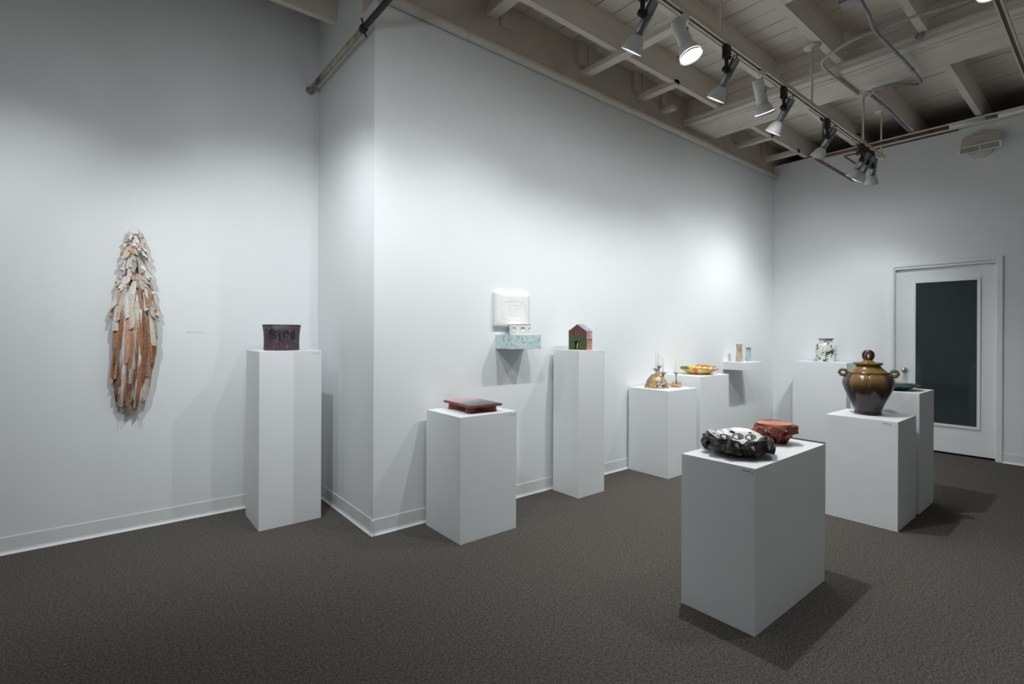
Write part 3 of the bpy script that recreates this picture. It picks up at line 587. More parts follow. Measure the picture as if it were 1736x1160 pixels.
# ---- candle holders
goldm = mramp('gold_lustre', [(0.3, (0.28, 0.15, 0.04)), (0.55, (0.64, 0.41, 0.17)), (0.75, (0.76, 0.56, 0.30))], 40, 0.32, 5, 0.5, 0.4, 0.003, metal=0.35)
mauve = mramp('mauve_clay', [(0.3, (0.16, 0.11, 0.10)), (0.55, (0.38, 0.31, 0.31)), (0.75, (0.52, 0.47, 0.48))], 45, 0.4, 6, 0.4, 0.5, 0.004)
silv = [mat('silver_chip', (0.60, 0.61, 0.64), 0.25, 0.6, var=0.2, scale=60), mat('dark_chip', (0.07, 0.07, 0.08), 0.3, 0.2, var=0.3, scale=60), mat('pale_chip', (0.72, 0.72, 0.74), 0.3)]
wax = mat('white_wax', (0.80, 0.775, 0.70), 0.5)
cr = random.Random(3)
def mound(T, rx, ry, h, k=1.0):
    def fn(a, r, z, i): return r*(1+0.09*math.sin(3*a+0.6)+0.05*rn((math.cos(a)*2, math.sin(a)*2, z*20))), z
    v, f = latheg([(1.0, 0.0), (1.03, 0.012*k), (0.97, 0.02*k), (0.90, h*0.35), (0.72, h*0.66), (0.45, h*0.9), (0.14, h)], 36, fn)
    link('mound', [(a*rx, b*ry, c) for a, b, c in v], f, goldm, T, True)
    return
def chips(T, cen, nrm, rad, n):
    nrm = Vector(nrm).normalized(); q = nrm.to_track_quat('Z', 'Y')
    for k in range(n):
        rr = rad*math.sqrt((k+0.5)/n); an = k*2.39996; s = cr.uniform(0.004, 0.008)*(1 if rad > 0.03 else 0.8)
        bm = bmesh.new(); bmesh.ops.create_icosphere(bm, subdivisions=1, radius=s)
        for vv in bm.verts: vv.co *= cr.uniform(0.75, 1.2)
        me = bpy.data.meshes.new('stone_chip'); bm.to_mesh(me); bm.free(); me.materials.append(cr.choices(silv, [6, 2, 2])[0])
        o = bpy.data.objects.new('stone_chip', me); COL.objects.link(o); o.parent = T
        o.location = Vector(cen) + q @ Vector((rr*math.cos(an), rr*math.sin(an), 0.006*(1-(rr/rad)**2)))
def cupstem(T, base, top, sc=1.0):
    base, top = Vector(base), Vector(top); tube('cup_stem', [base, base*0.5+top*0.5+Vector((0.003, 0, 0)), top], [0.010*sc, 0.007*sc, 0.011*sc], mauve, T, 10)
    def fn(a, r, z, i): return r*(1+(0.16*math.sin(5*a) if i in (2, 3, 4) else 0)), z+(0.004*math.sin(5*a+1) if i in (2, 3) else 0)
    v, f = latheg([(0.008*sc, -0.004), (0.016*sc, 0.004), (0.030*sc, 0.016*sc), (0.031*sc, 0.019*sc), (0.016*sc, 0.013*sc), (0.015*sc, 0.024*sc), (0.0125*sc, 0.026*sc), (0.0085, 0.010*sc)], 30, fn)
    link('petal_cup', v, f, mauve, T, True, loc=top)
def candle(x, y, z0, z1, label):
    C_ = thing('taper_candle', label, 'candle', (x, y, z0), 0, 'white taper candles'); h = z1-z0
    lathe('wax_body', [(0.0098, 0), (0.0098, 0.004), (0.0084, h-0.006), (0.005, h)], wax, C_, 14); tube('wick', [(0, 0, h-0.001), (0.0005, 0, h+0.005)], 0.0006, MT['ink'], C_, 5)
CH = thing('triple_candle_holder', 'gold and mauve mound-shaped candle holder with three petal cups', 'candle holder', (4.110, 2.835, 0.788), math.radians(-38))
mound(CH, 0.112, 0.085, 0.125)
facing = (-math.sin(math.radians(0)), -1, 0.35)
chips(CH, (0.0, -0.080, 0.048), (0, -1, 0.45), 0.044, 60); chips(CH, (0.088, -0.045, 0.038), (0.85, -0.7, 0.4), 0.026, 24)
for (c, r0, w_) in (((0.0, -0.076, 0.030), 0.058, 0.010), ((0.088, -0.038, 0.022), 0.038, 0.008)):
    ar = []
    for k in range(13):
        b = math.pi*(k/12); ar.append((c[0]+r0*math.cos(b), c[1]-0.006+0.25*r0*math.sin(b), max(0.008, c[2]-0.018+r0*1.05*math.sin(b))))
    tube('gold_rib', ar, w_, goldm, CH, 8, 0.7)
link('mauve_fin', *[(lambda pf: (pf[0], pf[1]))(tubeg([(-0.10, 0.0, 0.02), (-0.075, 0.0, 0.07), (-0.04, 0.0, 0.11), (0.0, 0.0, 0.125)], [0.014, 0.02, 0.02, 0.012], 10))][0], mauve, CH, True)
cups = [(-0.012, -0.022, 0.100, 0.172), (0.028, 0.028, 0.11, 0.196), (0.058, -0.012, 0.085, 0.136)]
for (a, b, z0, z1) in cups: cupstem(CH, (a*0.7, b*0.7, z0-0.03), (a, b, z1-0.010), 1.0)
rot = Matrix.Rotation(math.radians(-38), 2)
for (a, b, z0, z1), zt, lb in zip(cups, (1.140, 1.120, 1.082), ('tallest white taper candle in the front cup of the triple holder', 'white taper candle in the rear cup of the triple holder', 'white taper candle in the lowest cup of the triple holder')):
    p = rot @ Vector((a, b)); candle(4.110+p.x, 2.835+p.y, 0.788+z1+0.001, zt, lb)
C1 = thing('single_candle_holder', 'small gold and silver candle holder with a single petal cup', 'candle holder', (4.300, 2.750, 0.788), math.radians(-38))
mound(C1, 0.052, 0.050, 0.062, 0.6); chips(C1, (0, -0.040, 0.038), (0, -1, 0.7), 0.025, 26)
tube('gold_rib', [(-0.034, -0.030, 0.05), (-0.030, -0.047, 0.022), (0, -0.054, 0.012), (0.030, -0.047, 0.022), (0.036, -0.030, 0.05)], 0.007, goldm, C1, 8)
cupstem(C1, (0, 0, 0.05), (0, 0, 0.123), 0.78); candle(4.300, 2.750, 0.788+0.136, 1.062, 'white taper candle in the small single holder')

# ---- orange and yellow bowl
def anglemat():
    m, nt, b = _nt('striped_bowl_glaze'); tc = nt.nodes.new('ShaderNodeTexCoord'); g = nt.nodes.new('ShaderNodeTexGradient'); g.gradient_type = 'RADIAL'
    n = _noise(nt, 14, 4); nt.links.new(tc.outputs['Object'], g.inputs[0])
    a = nt.nodes.new('ShaderNodeMath'); a.operation = 'MULTIPLY_ADD'; nt.links.new(n.outputs['Fac'], a.inputs[0]); a.inputs[1].default_value = 0.03; nt.links.new(g.outputs['Fac'], a.inputs[2])
    Y1, Y2, O1, O2, G1 = (0.72, 0.52, 0.12), (0.76, 0.62, 0.26), (0.72, 0.20, 0.04), (0.76, 0.36, 0.08), (0.30, 0.33, 0.14)
    st = []; cols = [Y1, O1, Y2, Y1, O2, G1, Y1, Y2, Y1, O1, Y1, O2, Y2, O1, Y1, O2, G1, Y2, Y1, O1, Y1, Y2, O2, Y1]
    for k, c in enumerate(cols): st.append((k/len(cols), c))
    r = _ramp(nt, st, 'CONSTANT'); nt.links.new(a.outputs[0], r.inputs[0]); nt.links.new(r.outputs[0], b.inputs['Base Color']); b.inputs['Roughness'].default_value = 0.3
    return m
OB = thing('scalloped_bowl', 'wide orange and yellow striped bowl with lumpy fruit-like rim', 'bowl', (4.815, 2.810, 0.886))
am = anglemat()
fn = lambda a, r, z, i: (r*(1+0.025*math.sin(12*a)), z+(0.006*math.sin(6*a) if i in (4, 5) else 0))
lathe('bowl_body', [(0.085, 0), (0.10, 0.003), (0.135, 0.022), (0.165, 0.045), (0.180, 0.062), (0.172, 0.064), (0.15, 0.045), (0.10, 0.015), (0.02, 0.010)], am, OB, 72, fn)
lump = [mat('lump_orange', (0.70, 0.24, 0.07), 0.35, var=0.3, scale=30), mat('lump_yellow', (0.74, 0.56, 0.20), 0.35, var=0.3, scale=30), mat('lump_green', (0.13, 0.17, 0.10), 0.35, var=0.6, scale=45), mat('lump_salmon', (0.66, 0.36, 0.22), 0.35, var=0.3, scale=40)]
for k in range(16):
    a = 2*math.pi*k/16+0.1; bm = bmesh.new(); bmesh.ops.create_uvsphere(bm, u_segments=12, v_segments=8, radius=1)
    for vv in bm.verts:
        d = 1+0.18*rn(vv.co*1.7+Vector((k, 0, 0))); vv.co = Vector((vv.co.x*0.022*d, vv.co.y*0.036*d, vv.co.z*0.017*d))
    me = bpy.data.meshes.new('rim_lump'); bm.to_mesh(me); bm.free()
    for p_ in me.polygons: p_.use_smooth = True
    deg = math.degrees(a) % 360; left = abs(((deg-142+180) % 360)-180); right = abs(((deg-322+180) % 360)-180)
    me.materials.append(lump[2] if left < 26 or right < 12 else (lump[0] if right < 75 and deg < 60 or deg > 350 else (lump[3] if right < 60 else lump[1])))
    o = bpy.data.objects.new('rim_lump', me); COL.objects.link(o); o.parent = OB; o.location = (0.166*math.cos(a), 0.166*math.sin(a), 0.068+0.008*math.sin(2*a+1)); o.rotation_euler = (0, 0, a)

# ---- two slim vases on the shelf
tanv = mramp('tan_vase_glaze', [(0.3, (0.42, 0.27, 0.16)), (0.5, (0.58, 0.45, 0.34)), (0.62, (0.62, 0.56, 0.48)), (0.75, (0.40, 0.52, 0.54))], 9, 0.45, 5, 0.4, 0.3, 0.003)
bluv = mramp('blue_vase_glaze', [(0.3, (0.27, 0.38, 0.44)), (0.5, (0.47, 0.57, 0.61)), (0.7, (0.68, 0.70, 0.68))], 10, 0.4, 4, 0.4, 0.2, 0.003)
def squarevase(name, label, loc, hw_, h, m, tw, lip):
    T_ = thing(name, label, 'vase', loc, math.radians(8)); V, Fc = [], []; rows = 12; n = 24
    for s in range(rows+1):
        q = s/rows; w_ = hw_*(0.96+0.10*math.sin(q*6.2+tw)); a0 = tw*0.25*q
        for k in range(n):
            a = 2*math.pi*k/n; e = 5.0; rr = w_/((abs(math.cos(a))**e+abs(math.sin(a))**e)**(1/e)); V.append((rr*math.cos(a+a0), rr*math.sin(a+a0), h*q))
    for s in range(rows-2, -1, -1): pass
    m0 = len(V)
    for q in (1.0, 0.5, 0.06):
        for k in range(n):
            a = 2*math.pi*k/n; e = 5.0; rr = (hw_*0.86)/((abs(math.cos(a))**e+abs(math.sin(a))**e)**(1/e)); V.append((rr*math.cos(a), rr*math.sin(a), h*q))
    for s in range(rows+3):
        for k in range(n): Fc.append((s*n+k, s*n+(k+1) % n, (s+1)*n+(k+1) % n, (s+1)*n+k))
    Fc += [tuple(range(n)), tuple(range((rows+3)*n, (rows+4)*n))]
    link('vase_body', V, Fc, m, T_, True)
    a0 = tw*0.25; c = 1.0
    v, f = join(boxg(-hw_*1.06, hw_*1.06, -hw_*1.06, -hw_*0.86, h-0.003, h+0.002), boxg(-hw_*1.06, hw_*1.06, hw_*0.86, hw_*1.06, h-0.003, h+0.002), boxg(-hw_*1.06, -hw_*0.86, -hw_*0.86, hw_*0.86, h-0.003, h+0.002), boxg(hw_*0.86, hw_*1.06, -hw_*0.86, hw_*0.86, h-0.003, h+0.002))
    o = link('lip', v, f, lip, T_); o.rotation_euler = (0, 0, a0)
    return T_
lipm = mat('dark_lip_glaze', (0.16, 0.16, 0.15), 0.4)
squarevase('tall_square_vase', 'taller tan square vase on the white floating shelf', (5.905, 2.925, 0.973), 0.033, 0.208, tanv, 0.6, tanv)
squarevase('short_square_vase', 'shorter blue-grey square vase on the white floating shelf', (6.115, 2.915, 0.973), 0.026, 0.163, bluv, -0.5, lipm)

# ---- splotched white vase
def splotch():
    m, nt, b = _nt('splotched_glaze'); n = _noise(nt, 26, 3, 1.2); n2 = _noise(nt, 11, 2, 0.2)
    mu = nt.nodes.new('ShaderNodeMath'); mu.operation = 'MULTIPLY_ADD'; nt.links.new(n2.outputs['Fac'], mu.inputs[0]); mu.inputs[1].default_value = 0.55; nt.links.new(n.outputs['Fac'], mu.inputs[2])
    r = _ramp(nt, [(0.0, (0.05, 0.065, 0.05)), (0.645, (0.06, 0.075, 0.04)), (0.69, (0.16, 0.25, 0.24)), (0.715, (0.74, 0.74, 0.70)), (1.0, (0.80, 0.78, 0.75))])
    nt.links.new(mu.outputs[0], r.inputs[0]); nt.links.new(r.outputs[0], b.inputs['Base Color']); b.inputs['Roughness'].default_value = 0.25
    return m
WV = thing('splotched_vase', 'white bulbous vase with dark green splotches and a dark rim', 'vase', (6.935, 2.345, 0.966), math.radians(-50))
spm = splotch()
v, f = latheg([(0.108, 0), (0.110, 0.008), (0.106, 0.03), (0.122, 0.09), (0.131, 0.145), (0.122, 0.19), (0.098, 0.222), (0.083, 0.24), (0.080, 0.265), (0.095, 0.282), (0.088, 0.283), (0.072, 0.262), (0.07, 0.2), (0.02, 0.1)], 40)
link('vase_body', [(a*0.87, b*0.62, c) for a, b, c in v], f, spm, WV, True)
v, f = latheg([(0.086, 0.279), (0.097, 0.279), (0.098, 0.287), (0.085, 0.287)], 40, lambda a, r, z, i: (r, z+0.002*math.sin(7*a))); link('rim', [(a*0.90, b*0.66, c) for a, b, c in v], f, lipm, WV, True)
for (u_, z_, m_) in ((-0.028, 0.245, mat('red_dab', (0.5, 0.08, 0.08), .4)), (0.008, 0.238, mat('teal_dab', (0.08, 0.30, 0.34), .4))):
    bm = bmesh.new(); bmesh.ops.create_uvsphere(bm, u_segments=10, v_segments=6, radius=0.011)
    me = bpy.data.meshes.new('glaze_dab'); bm.to_mesh(me); bm.free(); me.materials.append(m_); o = bpy.data.objects.new('glaze_dab', me); COL.objects.link(o); o.parent = WV; o.scale = (1, 0.35, 0.9); o.location = (u_, -0.0505+abs(u_)*0.1, z_)
for s in (-1, 1): tube('side_ridge', [(s*0.094, 0, 0.02), (s*0.110, 0, 0.09), (s*0.117, 0, 0.145), (s*0.107, 0, 0.195), (s*0.086, 0, 0.225)], 0.006, spm, WV, 8)

# ---- large lidded jar
def jarmat():
    m, nt, b = _nt('brown_jar_glaze'); tc = nt.nodes.new('ShaderNodeTexCoord'); sx = nt.nodes.new('ShaderNodeSeparateXYZ'); nt.links.new(tc.outputs['Object'], sx.inputs[0])
    n = _noise(nt, 9, 4, 0.5); a = nt.nodes.new('ShaderNodeMath'); a.operation = 'MULTIPLY_ADD'; nt.links.new(n.outputs['Fac'], a.inputs[0]); a.inputs[1].default_value = 0.12; nt.links.new(sx.outputs['Z'], a.inputs[2])
    s = nt.nodes.new('ShaderNodeMath'); s.operation = 'MULTIPLY'; nt.links.new(a.outputs[0], s.inputs[0]); s.inputs[1].default_value = 1.9
    r = _ramp(nt, [(0.0, (0.085, 0.036, 0.018)), (0.12, (0.026, 0.015, 0.012)), (0.40, (0.020, 0.009, 0.007)), (0.47, (0.060, 0.026, 0.010)), (0.54, (0.17, 0.095, 0.025)), (0.64, (0.24, 0.135, 0.055)), (0.70, (0.18, 0.10, 0.03)), (0.85, (0.23, 0.14, 0.035))])
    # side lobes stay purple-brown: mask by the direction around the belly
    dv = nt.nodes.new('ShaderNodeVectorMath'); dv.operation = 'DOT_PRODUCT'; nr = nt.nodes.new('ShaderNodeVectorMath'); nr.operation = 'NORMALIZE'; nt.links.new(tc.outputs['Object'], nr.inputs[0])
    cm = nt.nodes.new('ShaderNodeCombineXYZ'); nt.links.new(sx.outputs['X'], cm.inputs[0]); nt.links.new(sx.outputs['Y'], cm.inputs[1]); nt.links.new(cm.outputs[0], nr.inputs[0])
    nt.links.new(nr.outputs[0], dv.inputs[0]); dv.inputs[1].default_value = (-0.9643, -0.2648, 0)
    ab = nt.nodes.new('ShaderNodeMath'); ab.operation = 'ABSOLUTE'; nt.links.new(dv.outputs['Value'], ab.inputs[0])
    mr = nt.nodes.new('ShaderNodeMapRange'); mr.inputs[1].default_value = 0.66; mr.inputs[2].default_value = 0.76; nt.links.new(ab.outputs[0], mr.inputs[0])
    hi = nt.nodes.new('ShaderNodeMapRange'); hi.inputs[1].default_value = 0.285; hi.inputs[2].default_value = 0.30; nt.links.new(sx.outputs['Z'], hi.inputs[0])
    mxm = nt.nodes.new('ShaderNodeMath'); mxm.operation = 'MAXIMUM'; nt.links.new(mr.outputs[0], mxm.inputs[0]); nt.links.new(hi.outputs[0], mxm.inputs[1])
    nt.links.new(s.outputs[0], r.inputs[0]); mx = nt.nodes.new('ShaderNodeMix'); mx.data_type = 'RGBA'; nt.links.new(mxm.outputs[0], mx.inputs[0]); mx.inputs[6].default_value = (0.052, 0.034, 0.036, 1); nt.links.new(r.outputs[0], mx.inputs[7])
    nt.links.new(mx.outputs[2], b.inputs['Base Color']); b.inputs['Roughness'].default_value = 0.22; b.inputs['Coat Weight'].default_value = 0.25; b.inputs['Coat Roughness'].default_value = 0.12
    _bump(nt, b, n.outputs['Fac'], 0.12, 0.004)
    return m
J = thing('lidded_jar', 'large glossy brown lidded jar with loop handles and ochre shoulders', 'jar', (4.315, 1.185, 0.725))
jm = jarmat(); ochre = mramp('ochre_glaze', [(0.3, (0.13, 0.07, 0.018)), (0.55, (0.26, 0.155, 0.04)), (0.75, (0.19, 0.105, 0.04))], 18, 0.25, 4, 0.4, 0.2, 0.002, coat=0.4)
brn = mramp('brown_loop_glaze', [(0.3, (0.05, 0.026, 0.016)), (0.7, (0.17, 0.095, 0.05))], 25, 0.28, 4, 0.3, 0.15, 0.002, coat=0.3)
tv = math.atan2(-0.2648, -0.9643); JK = 0.815
def jf(a, r, z, i):
    if 0.04 < z < 0.30:
        d = min(abs(math.atan2(math.sin(a-tv-o_), math.cos(a-tv-o_))) for o_ in (0, 0.78, -0.78, 1.57, -1.57, 2.36, -2.36, math.pi))
        r *= 1-0.035*math.exp(-(d/0.06)**2)*min(1, (z-0.04)/0.05)
    return r*JK, z
jp = [(0.098, 0), (0.104, 0.004), (0.104, 0.016), (0.099, 0.022), (0.104, 0.035), (0.122, 0.075), (0.150, 0.125), (0.176, 0.17), (0.191, 0.21), (0.194, 0.235), (0.188, 0.26), (0.170, 0.283), (0.146, 0.297), (0.128, 0.300)]
lathe('jar_body', jp, jm, J, 96, jf)
lathe('collar', [(0.118, 0.296), (0.150, 0.297), (0.153, 0.301), (0.140, 0.309), (0.120, 0.325), (0.100, 0.340), (0.092, 0.352), (0.086, 0.352), (0.086, 0.30)], ochre, J, 64, lambda a, r, z, i: (r*JK, z))
ld = lathe('lid', [(0.075, 0.3525), (0.092, 0.3525), (0.108, 0.362), (0.112, 0.370), (0.108, 0.374), (0.085, 0.368), (0.055, 0.372), (0.045, 0.384), (0.030, 0.392), (0.01, 0.394)], ochre, J, 64, lambda a, r, z, i: (r*JK, z))
fwd = Vector((0.9643, 0.2648, 0)); lat = Vector((0.2648, -0.9643, 0))
for off, tl in ((-0.007, -0.55), (0.009, 0.5)):     # two overlapping ribbon loops
    ax = (lat*math.cos(tl)+fwd*math.sin(tl)); pts = []
    for k in range(25):
        b = math.radians(-80 + 340*k/24); pts.append(lat*off + ax*(0.025*math.cos(b)) + Vector((0, 0, 0.424+0.032*math.sin(b))))
    tube('lid_loop', pts, [0.0095+0.0035*math.sin(math.pi*k_/24) for k_ in range(25)], brn, ld, 10, 0.75)
for s in (-1, 1):
    base = lat*(s*0.158*JK) + Vector((0, 0, 0.286)); h = None
    for j, (dz, tl) in enumerate(((0.0, 0.25), (0.004, -0.35))):
        pts = []
        for k in range(21):
            b = math.radians(200 - 340*k/20); q = Vector((0, 0, 0)); q = lat*(s*(0.024+0.023*math.cos(b-math.pi)))*1 + Vector((0, 0, 0.010+0.019*math.sin(b)+dz)) + fwd*(0.012*(j*2-1) + 0.010*math.sin(b+tl)); pts.append(base+q)
        tube('side_loop', pts, 0.0085, brn, J, 8)
sp = (lat*0 - fwd*0.149*JK) + Vector((0, 0, 0.301)); bm = bmesh.new(); bmesh.ops.create_uvsphere(bm, u_segments=12, v_segments=8, radius=0.009); me = bpy.data.meshes.new('boss'); bm.to_mesh(me); bm.free(); me.materials.append(ochre)
for p_ in me.polygons: p_.use_smooth = True
o = bpy.data.objects.new('boss', me); COL.objects.link(o); o.parent = J; o.location = sp
tube('applied_vein', [-fwd*0.168*JK+lat*-0.006+Vector((0, 0, 0.287)), -fwd*0.186*JK+lat*0.0+Vector((0, 0, 0.262)), -fwd*0.188*JK+lat*0.005+Vector((0, 0, 0.235)), -fwd*0.184*JK+lat*0.006+Vector((0, 0, 0.215))], [0.003, 0.0042, 0.0035, 0.0015], ochre, J, 6)

# ---- teal plate
PL = thing('shallow_plate', 'shallow teal plate with brown and grey top on the plinth behind the jar', 'plate', (4.795, 1.150, 0.875)); PL.scale = (0.84, 0.84, 1)
tealp = mramp('teal_plate_glaze', [(0.3, (0.02, 0.07, 0.08)), (0.6, (0.05, 0.22, 0.25)), (0.75, (0.12, 0.33, 0.36))], 12, 0.25, 4, coat=0.3)
topm = mramp('plate_top_glaze', [(0.3, (0.06, 0.045, 0.04)), (0.45, (0.22, 0.13, 0.09)), (0.55, (0.45, 0.38, 0.33)), (0.65, (0.16, 0.22, 0.24)), (0.75, (0.50, 0.48, 0.45))], 16, 0.3, 5, 0.8)
lathe('plate_body', [(0.10, 0), (0.105, 0.002), (0.13, 0.010), (0.185, 0.034), (0.205, 0.043), (0.2055, 0.0455), (0.19, 0.043), (0.13, 0.020), (0.02, 0.014)], tealp, PL, 64, lambda a, r, z, i: (r*(1+0.012*math.sin(5*a)), z))
lathe('painted_face', [(0.198, 0.0462), (0.190, 0.0442), (0.13, 0.0213), (0.01, 0.0152)], topm, PL, 64, lambda a, r, z, i: (r*(1+0.012*math.sin(5*a)), z))
for k in range(5):
    a = k*1.3+0.4; tube('plate_relief', [(0.14*math.cos(a), 0.14*math.sin(a), 0.031), (0.165*math.cos(a+0.25), 0.165*math.sin(a+0.25), 0.044), (0.175*math.cos(a+0.55), 0.175*math.sin(a+0.55), 0.044)], [0.006, 0.009, 0.005], topm, PL, 8)

# ---- black rocky bowl
blk = mramp('black_rock_glaze', [(0.3, (0.010, 0.008, 0.007)), (0.55, (0.022, 0.017, 0.014)), (0.75, (0.055, 0.044, 0.036))], 30, 0.30, 6, 0.3, 0.5, 0.004)
whg = None
def speckle():
    m, nt, b = _nt('speckled_white_glaze'); tc = nt.nodes.new('ShaderNodeTexCoord'); vo = nt.nodes.new('ShaderNodeTexVoronoi'); vo.inputs['Scale'].default_value = 55; nt.links.new(tc.outputs['Object'], vo.inputs['Vector'])
    r = _ramp(nt, [(0.0, (0.02, 0.02, 0.02)), (0.10, (0.03, 0.03, 0.03)), (0.14, (0.70, 0.69, 0.66)), (1.0, (0.74, 0.73, 0.70))]); nt.links.new(vo.outputs['Distance'], r.inputs[0])
    nt.links.new(r.outputs[0], b.inputs['Base Color']); b.inputs['Roughness'].default_value = 0.12
    return m
BB = thing('rocky_black_bowl', 'black faceted rocky bowl with speckled white inside and black rings', 'bowl', (2.395, 1.195, 0.722))
br_ = random.Random(21); nseg = 30
def rock(seed, prof, n, amp, sq=1.0, big=2.2):
    V, Fc = [], []; rr_ = random.Random(seed)
    for i, (r, z) in enumerate(prof):
        for k in range(n):
            a = 2*math.pi*(k+(0.5 if i % 2 else 0))/n; c, s = math.cos(a), math.sin(a)
            d = amp*(mnoise.cell(Vector((c*big+seed, s*big, z*28)))-0.5)*2 + amp*0.5*rr_.uniform(-1, 1) + amp*0.7*rn((c*2.3+seed, s*2.3, z*18))
            if i == 0: d *= 0.4
            V.append(((r+d)*c, (r+d)*s*sq, z+(rr_.uniform(-0.004, 0.004) if i else 0)))
    for i in range(len(prof)-1):
        for k in range(n):
            a, b = i*n+k, i*n+(k+1) % n; c, d = (i+1)*n+k, (i+1)*n+(k+1) % n
            if i % 2: Fc += [(a, b, d), (a, d, c)] if False else [(a, b, d), (a, d, c)]
            else: Fc += [(a, b, c), (b, d, c)]
    Fc.append(tuple(range(n))[::-1]); return V, Fc, n
prof = [(0.070, 0), (0.100, 0.004), (0.126, 0.020), (0.144, 0.040), (0.150, 0.060), (0.147, 0.076), (0.142, 0.086)]
V, Fc, n = rock(4, prof, 26, 0.006, 1.0, 2.4)
rimz = lambda a: 0.087 + 0.010*math.cos(a-math.radians(75)) + 0.008*math.sin(3*a+1.0) + 0.005*max(0, math.cos(a-math.radians(140)))**4
rim = []
for k in range(n):
    a = 2*math.pi*k/n; rim.append(len(V)); V.append((0.137*math.cos(a), 0.137*math.sin(a), rimz(a)))
o_ = (len(prof)-1)*n
for k in range(n): Fc.append((o_+k, o_+(k+1) % n, rim[(k+1) % n], rim[k]))
link('rock_shell', V, Fc, blk, BB, False)
lr = random.Random(5)
def lump_rock(T_, c, rad, m_, sx_=1.0, rz_=0.0, zs=0.85):
    bm = bmesh.new(); bmesh.ops.create_icosphere(bm, subdivisions=2 if rad > 0.03 else 1, radius=1)
    sd = lr.uniform(0, 50)
    for vv in bm.verts:
        d = 1+0.62*mnoise.noise(vv.co*1.25+Vector((sd, 0, 0)))+lr.uniform(-0.09, 0.09); vv.co = Vector((vv.co.x*rad*d, vv.co.y*rad*sx_*d, vv.co.z*rad*zs*d))
    me = bpy.data.meshes.new('rock_lump'); bm.to_mesh(me); bm.free(); me.materials.append(m_)
    o = bpy.data.objects.new('rock_lump', me); COL.objects.link(o); o.parent = T_; o.location = c; o.rotation_euler = (0, 0, rz_)
for k in range(13):
    a = 2*math.pi*k/13+lr.uniform(-0.14, 0.14); rad = lr.uniform(0.034, 0.044); r_ = 0.132+lr.uniform(-0.010, 0.004); z_ = lr.uniform(0.044, 0.056)
    lump_rock(BB, (r_*math.cos(a), r_*math.sin(a), z_), rad, blk, lr.uniform(1.0, 1.5), a, lr.uniform(0.75, 0.95))
for k in range(6):
    a = 2*math.pi*k/6+0.5; lump_rock(BB, (0.098*math.cos(a), 0.098*math.sin(a), 0.030), lr.uniform(0.024, 0.028), blk, 1.7, a, 0.95)
def inner(r, a):
    q = r/0.138; return 0.048 + (rimz(a)+0.001-0.048)*q**1.6
V, Fc = [], []; rings = [0.0, 0.02, 0.04, 0.06, 0.08, 0.10, 0.12, 0.1385]; n = 48
for i, r in enumerate(rings):
    for k in range(n): a = 2*math.pi*k/n; V.append((r*math.cos(a), r*math.sin(a), inner(r, a)))
for i in range(len(rings)-1):
    for k in range(n): Fc.append((i*n+k, i*n+(k+1) % n, (i+1)*n+(k+1) % n, (i+1)*n+k))
link('white_interior', V, Fc, speckle(), BB, True)
def on_in(x_, y__): r = math.hypot(x_, y__); return (x_, y__, inner(r, math.atan2(y__, x_))+0.0012)
far = math.atan2(FW.y, FW.x)
for k, (u_, d_, rr) in enumerate(((-0.078, 0.040, 0.027), (-0.026, 0.068, 0.029), (0.032, 0.064, 0.028), (0.082, 0.036, 0.026), (0.0, -0.01, 0.02))):
    c = Vector((FW.x, FW.y))*d_ + Vector((RT.x, RT.y))*u_; V = []; Fc = []; m_ = 24
    for q in (1.0, 0.68):
        for j in range(m_): b = 2*math.pi*j/m_; V.append(on_in(c.x+rr*q*math.cos(b), c.y+rr*q*math.sin(b)))
    Fc = [(j, (j+1) % m_, m_+(j+1) % m_, m_+j) for j in range(m_)]
    rg = link('painted_ring', V, Fc, MT['black'], BB, True)
    V = [on_in(c.x, c.y)] + [on_in(c.x+rr*0.62*math.cos(far-0.3-math.pi*j/10), c.y+rr*0.62*math.sin(far-0.3-math.pi*j/10)) for j in range(11)]
    link('painted_half', V, [(0, j, j+1) for j in range(1, 11)], MT['black'], rg, True)
    for j in range(12):
        b = 2*math.pi*j/12; p_ = on_in(c.x+rr*0.84*math.cos(b), c.y+rr*0.84*math.sin(b)); 
        link('painted_dot', [(p_[0]+0.0016*math.cos(e), p_[1]+0.0016*math.sin(e), p_[2]+0.0006) for e in (0, 1.57, 3.14, 4.71)], [(0, 1, 2, 3)], MT['card'], rg)

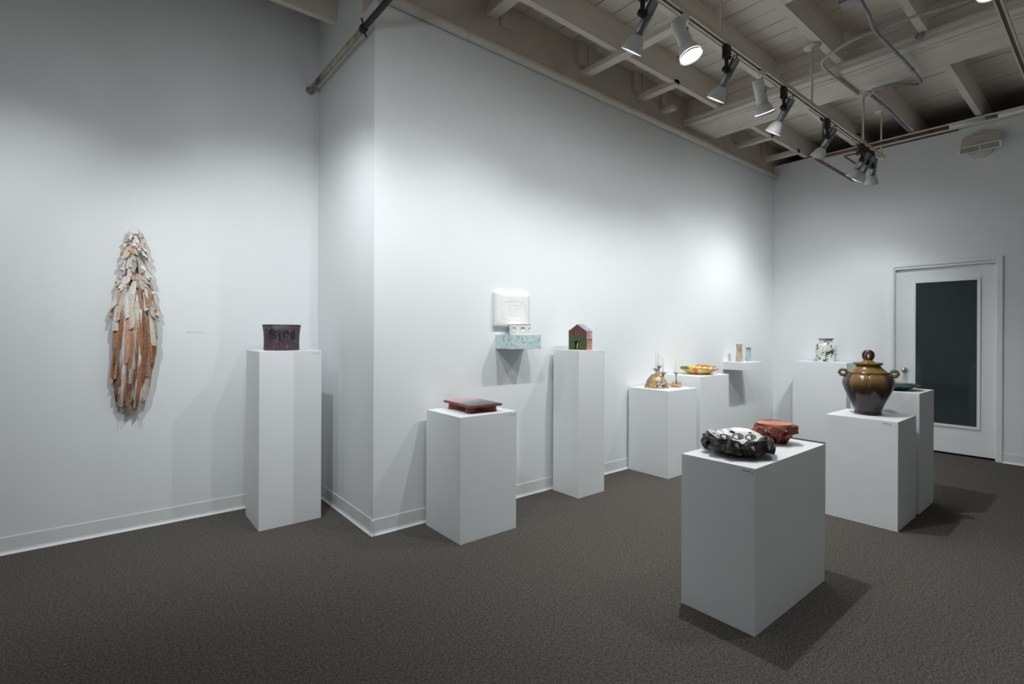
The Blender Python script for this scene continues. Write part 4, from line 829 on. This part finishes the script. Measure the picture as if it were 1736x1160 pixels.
# ---- red rocky dish
rdc = mat('red_clay', (0.23, 0.055, 0.032), 0.6, var=0.28, scale=18, bump=0.3, bdist=0.003)
RD = thing('rocky_red_dish', 'red faceted rocky dish with flat orange-pink glazed top', 'dish', (2.790, 1.185, 0.722))
prof = [(0.046, 0), (0.052, 0.012), (0.058, 0.030), (0.078, 0.048), (0.104, 0.066), (0.108, 0.084), (0.100, 0.098)]
V, Fc, n = rock(9, prof, 20, 0.012, big=1.8); o_ = (len(prof)-1)*n; rim = []
for k in range(n): a = 2*math.pi*k/n; rim.append(len(V)); V.append((0.090*math.cos(a), 0.090*math.sin(a), 0.106+0.003*math.sin(2*a)))
for k in range(n): Fc.append((o_+k, o_+(k+1) % n, rim[(k+1) % n], rim[k]))
i0 = len(V)
for k in range(n): a = 2*math.pi*k/n; V.append((0.086*math.cos(a), 0.086*math.sin(a), 0.1035+0.003*math.sin(2*a)))
for k in range(n): Fc.append((rim[k], rim[(k+1) % n], i0+(k+1) % n, i0+k))
link('rock_shell', V, Fc, rdc, RD, False)
for (u_, v_, z_, rad) in ((-0.085, 0.02, 0.078, 0.024), (-0.06, -0.06, 0.082, 0.022), (0.03, -0.075, 0.066, 0.022), (0.085, -0.02, 0.072, 0.025), (0.06, -0.055, 0.052, 0.020), (-0.02, -0.045, 0.036, 0.022), (0.07, 0.05, 0.078, 0.024), (-0.05, 0.07, 0.078, 0.024), (0.052, -0.012, 0.0085, 0.010)):
    p_ = lat*u_ + fwd*v_; lump_rock(RD, (p_.x, p_.y, z_), rad, rdc, 1.15, u_*40, 0.8)
opk = mramp('orange_pink_glaze', [(0.3, (0.60, 0.16, 0.07)), (0.5, (0.66, 0.21, 0.11)), (0.62, (0.68, 0.30, 0.24)), (0.75, (0.62, 0.18, 0.09))], 14, 0.3, 4, 0.5, stretch=(0.5, 2, 1))
lathe('glazed_top', [(0.0885, 0.1005), (0.0885, 0.1055), (0.05, 0.1045), (0.005, 0.1042)], opk, RD, 40)
for (u_, z_) in ((-0.030, 0.078), (-0.012, 0.077), (0.062, 0.082)):
    d_ = math.sqrt(0.106**2-u_*u_); c = lat*u_ - fwd*d_ + Vector((0, 0, z_)); bm = bmesh.new(); bmesh.ops.create_icosphere(bm, subdivisions=1, radius=0.006); me = bpy.data.meshes.new('silver_drop'); bm.to_mesh(me); bm.free(); me.materials.append(MT['chrome'])
    o = bpy.data.objects.new('silver_drop', me); COL.objects.link(o); o.parent = RD; o.location = c
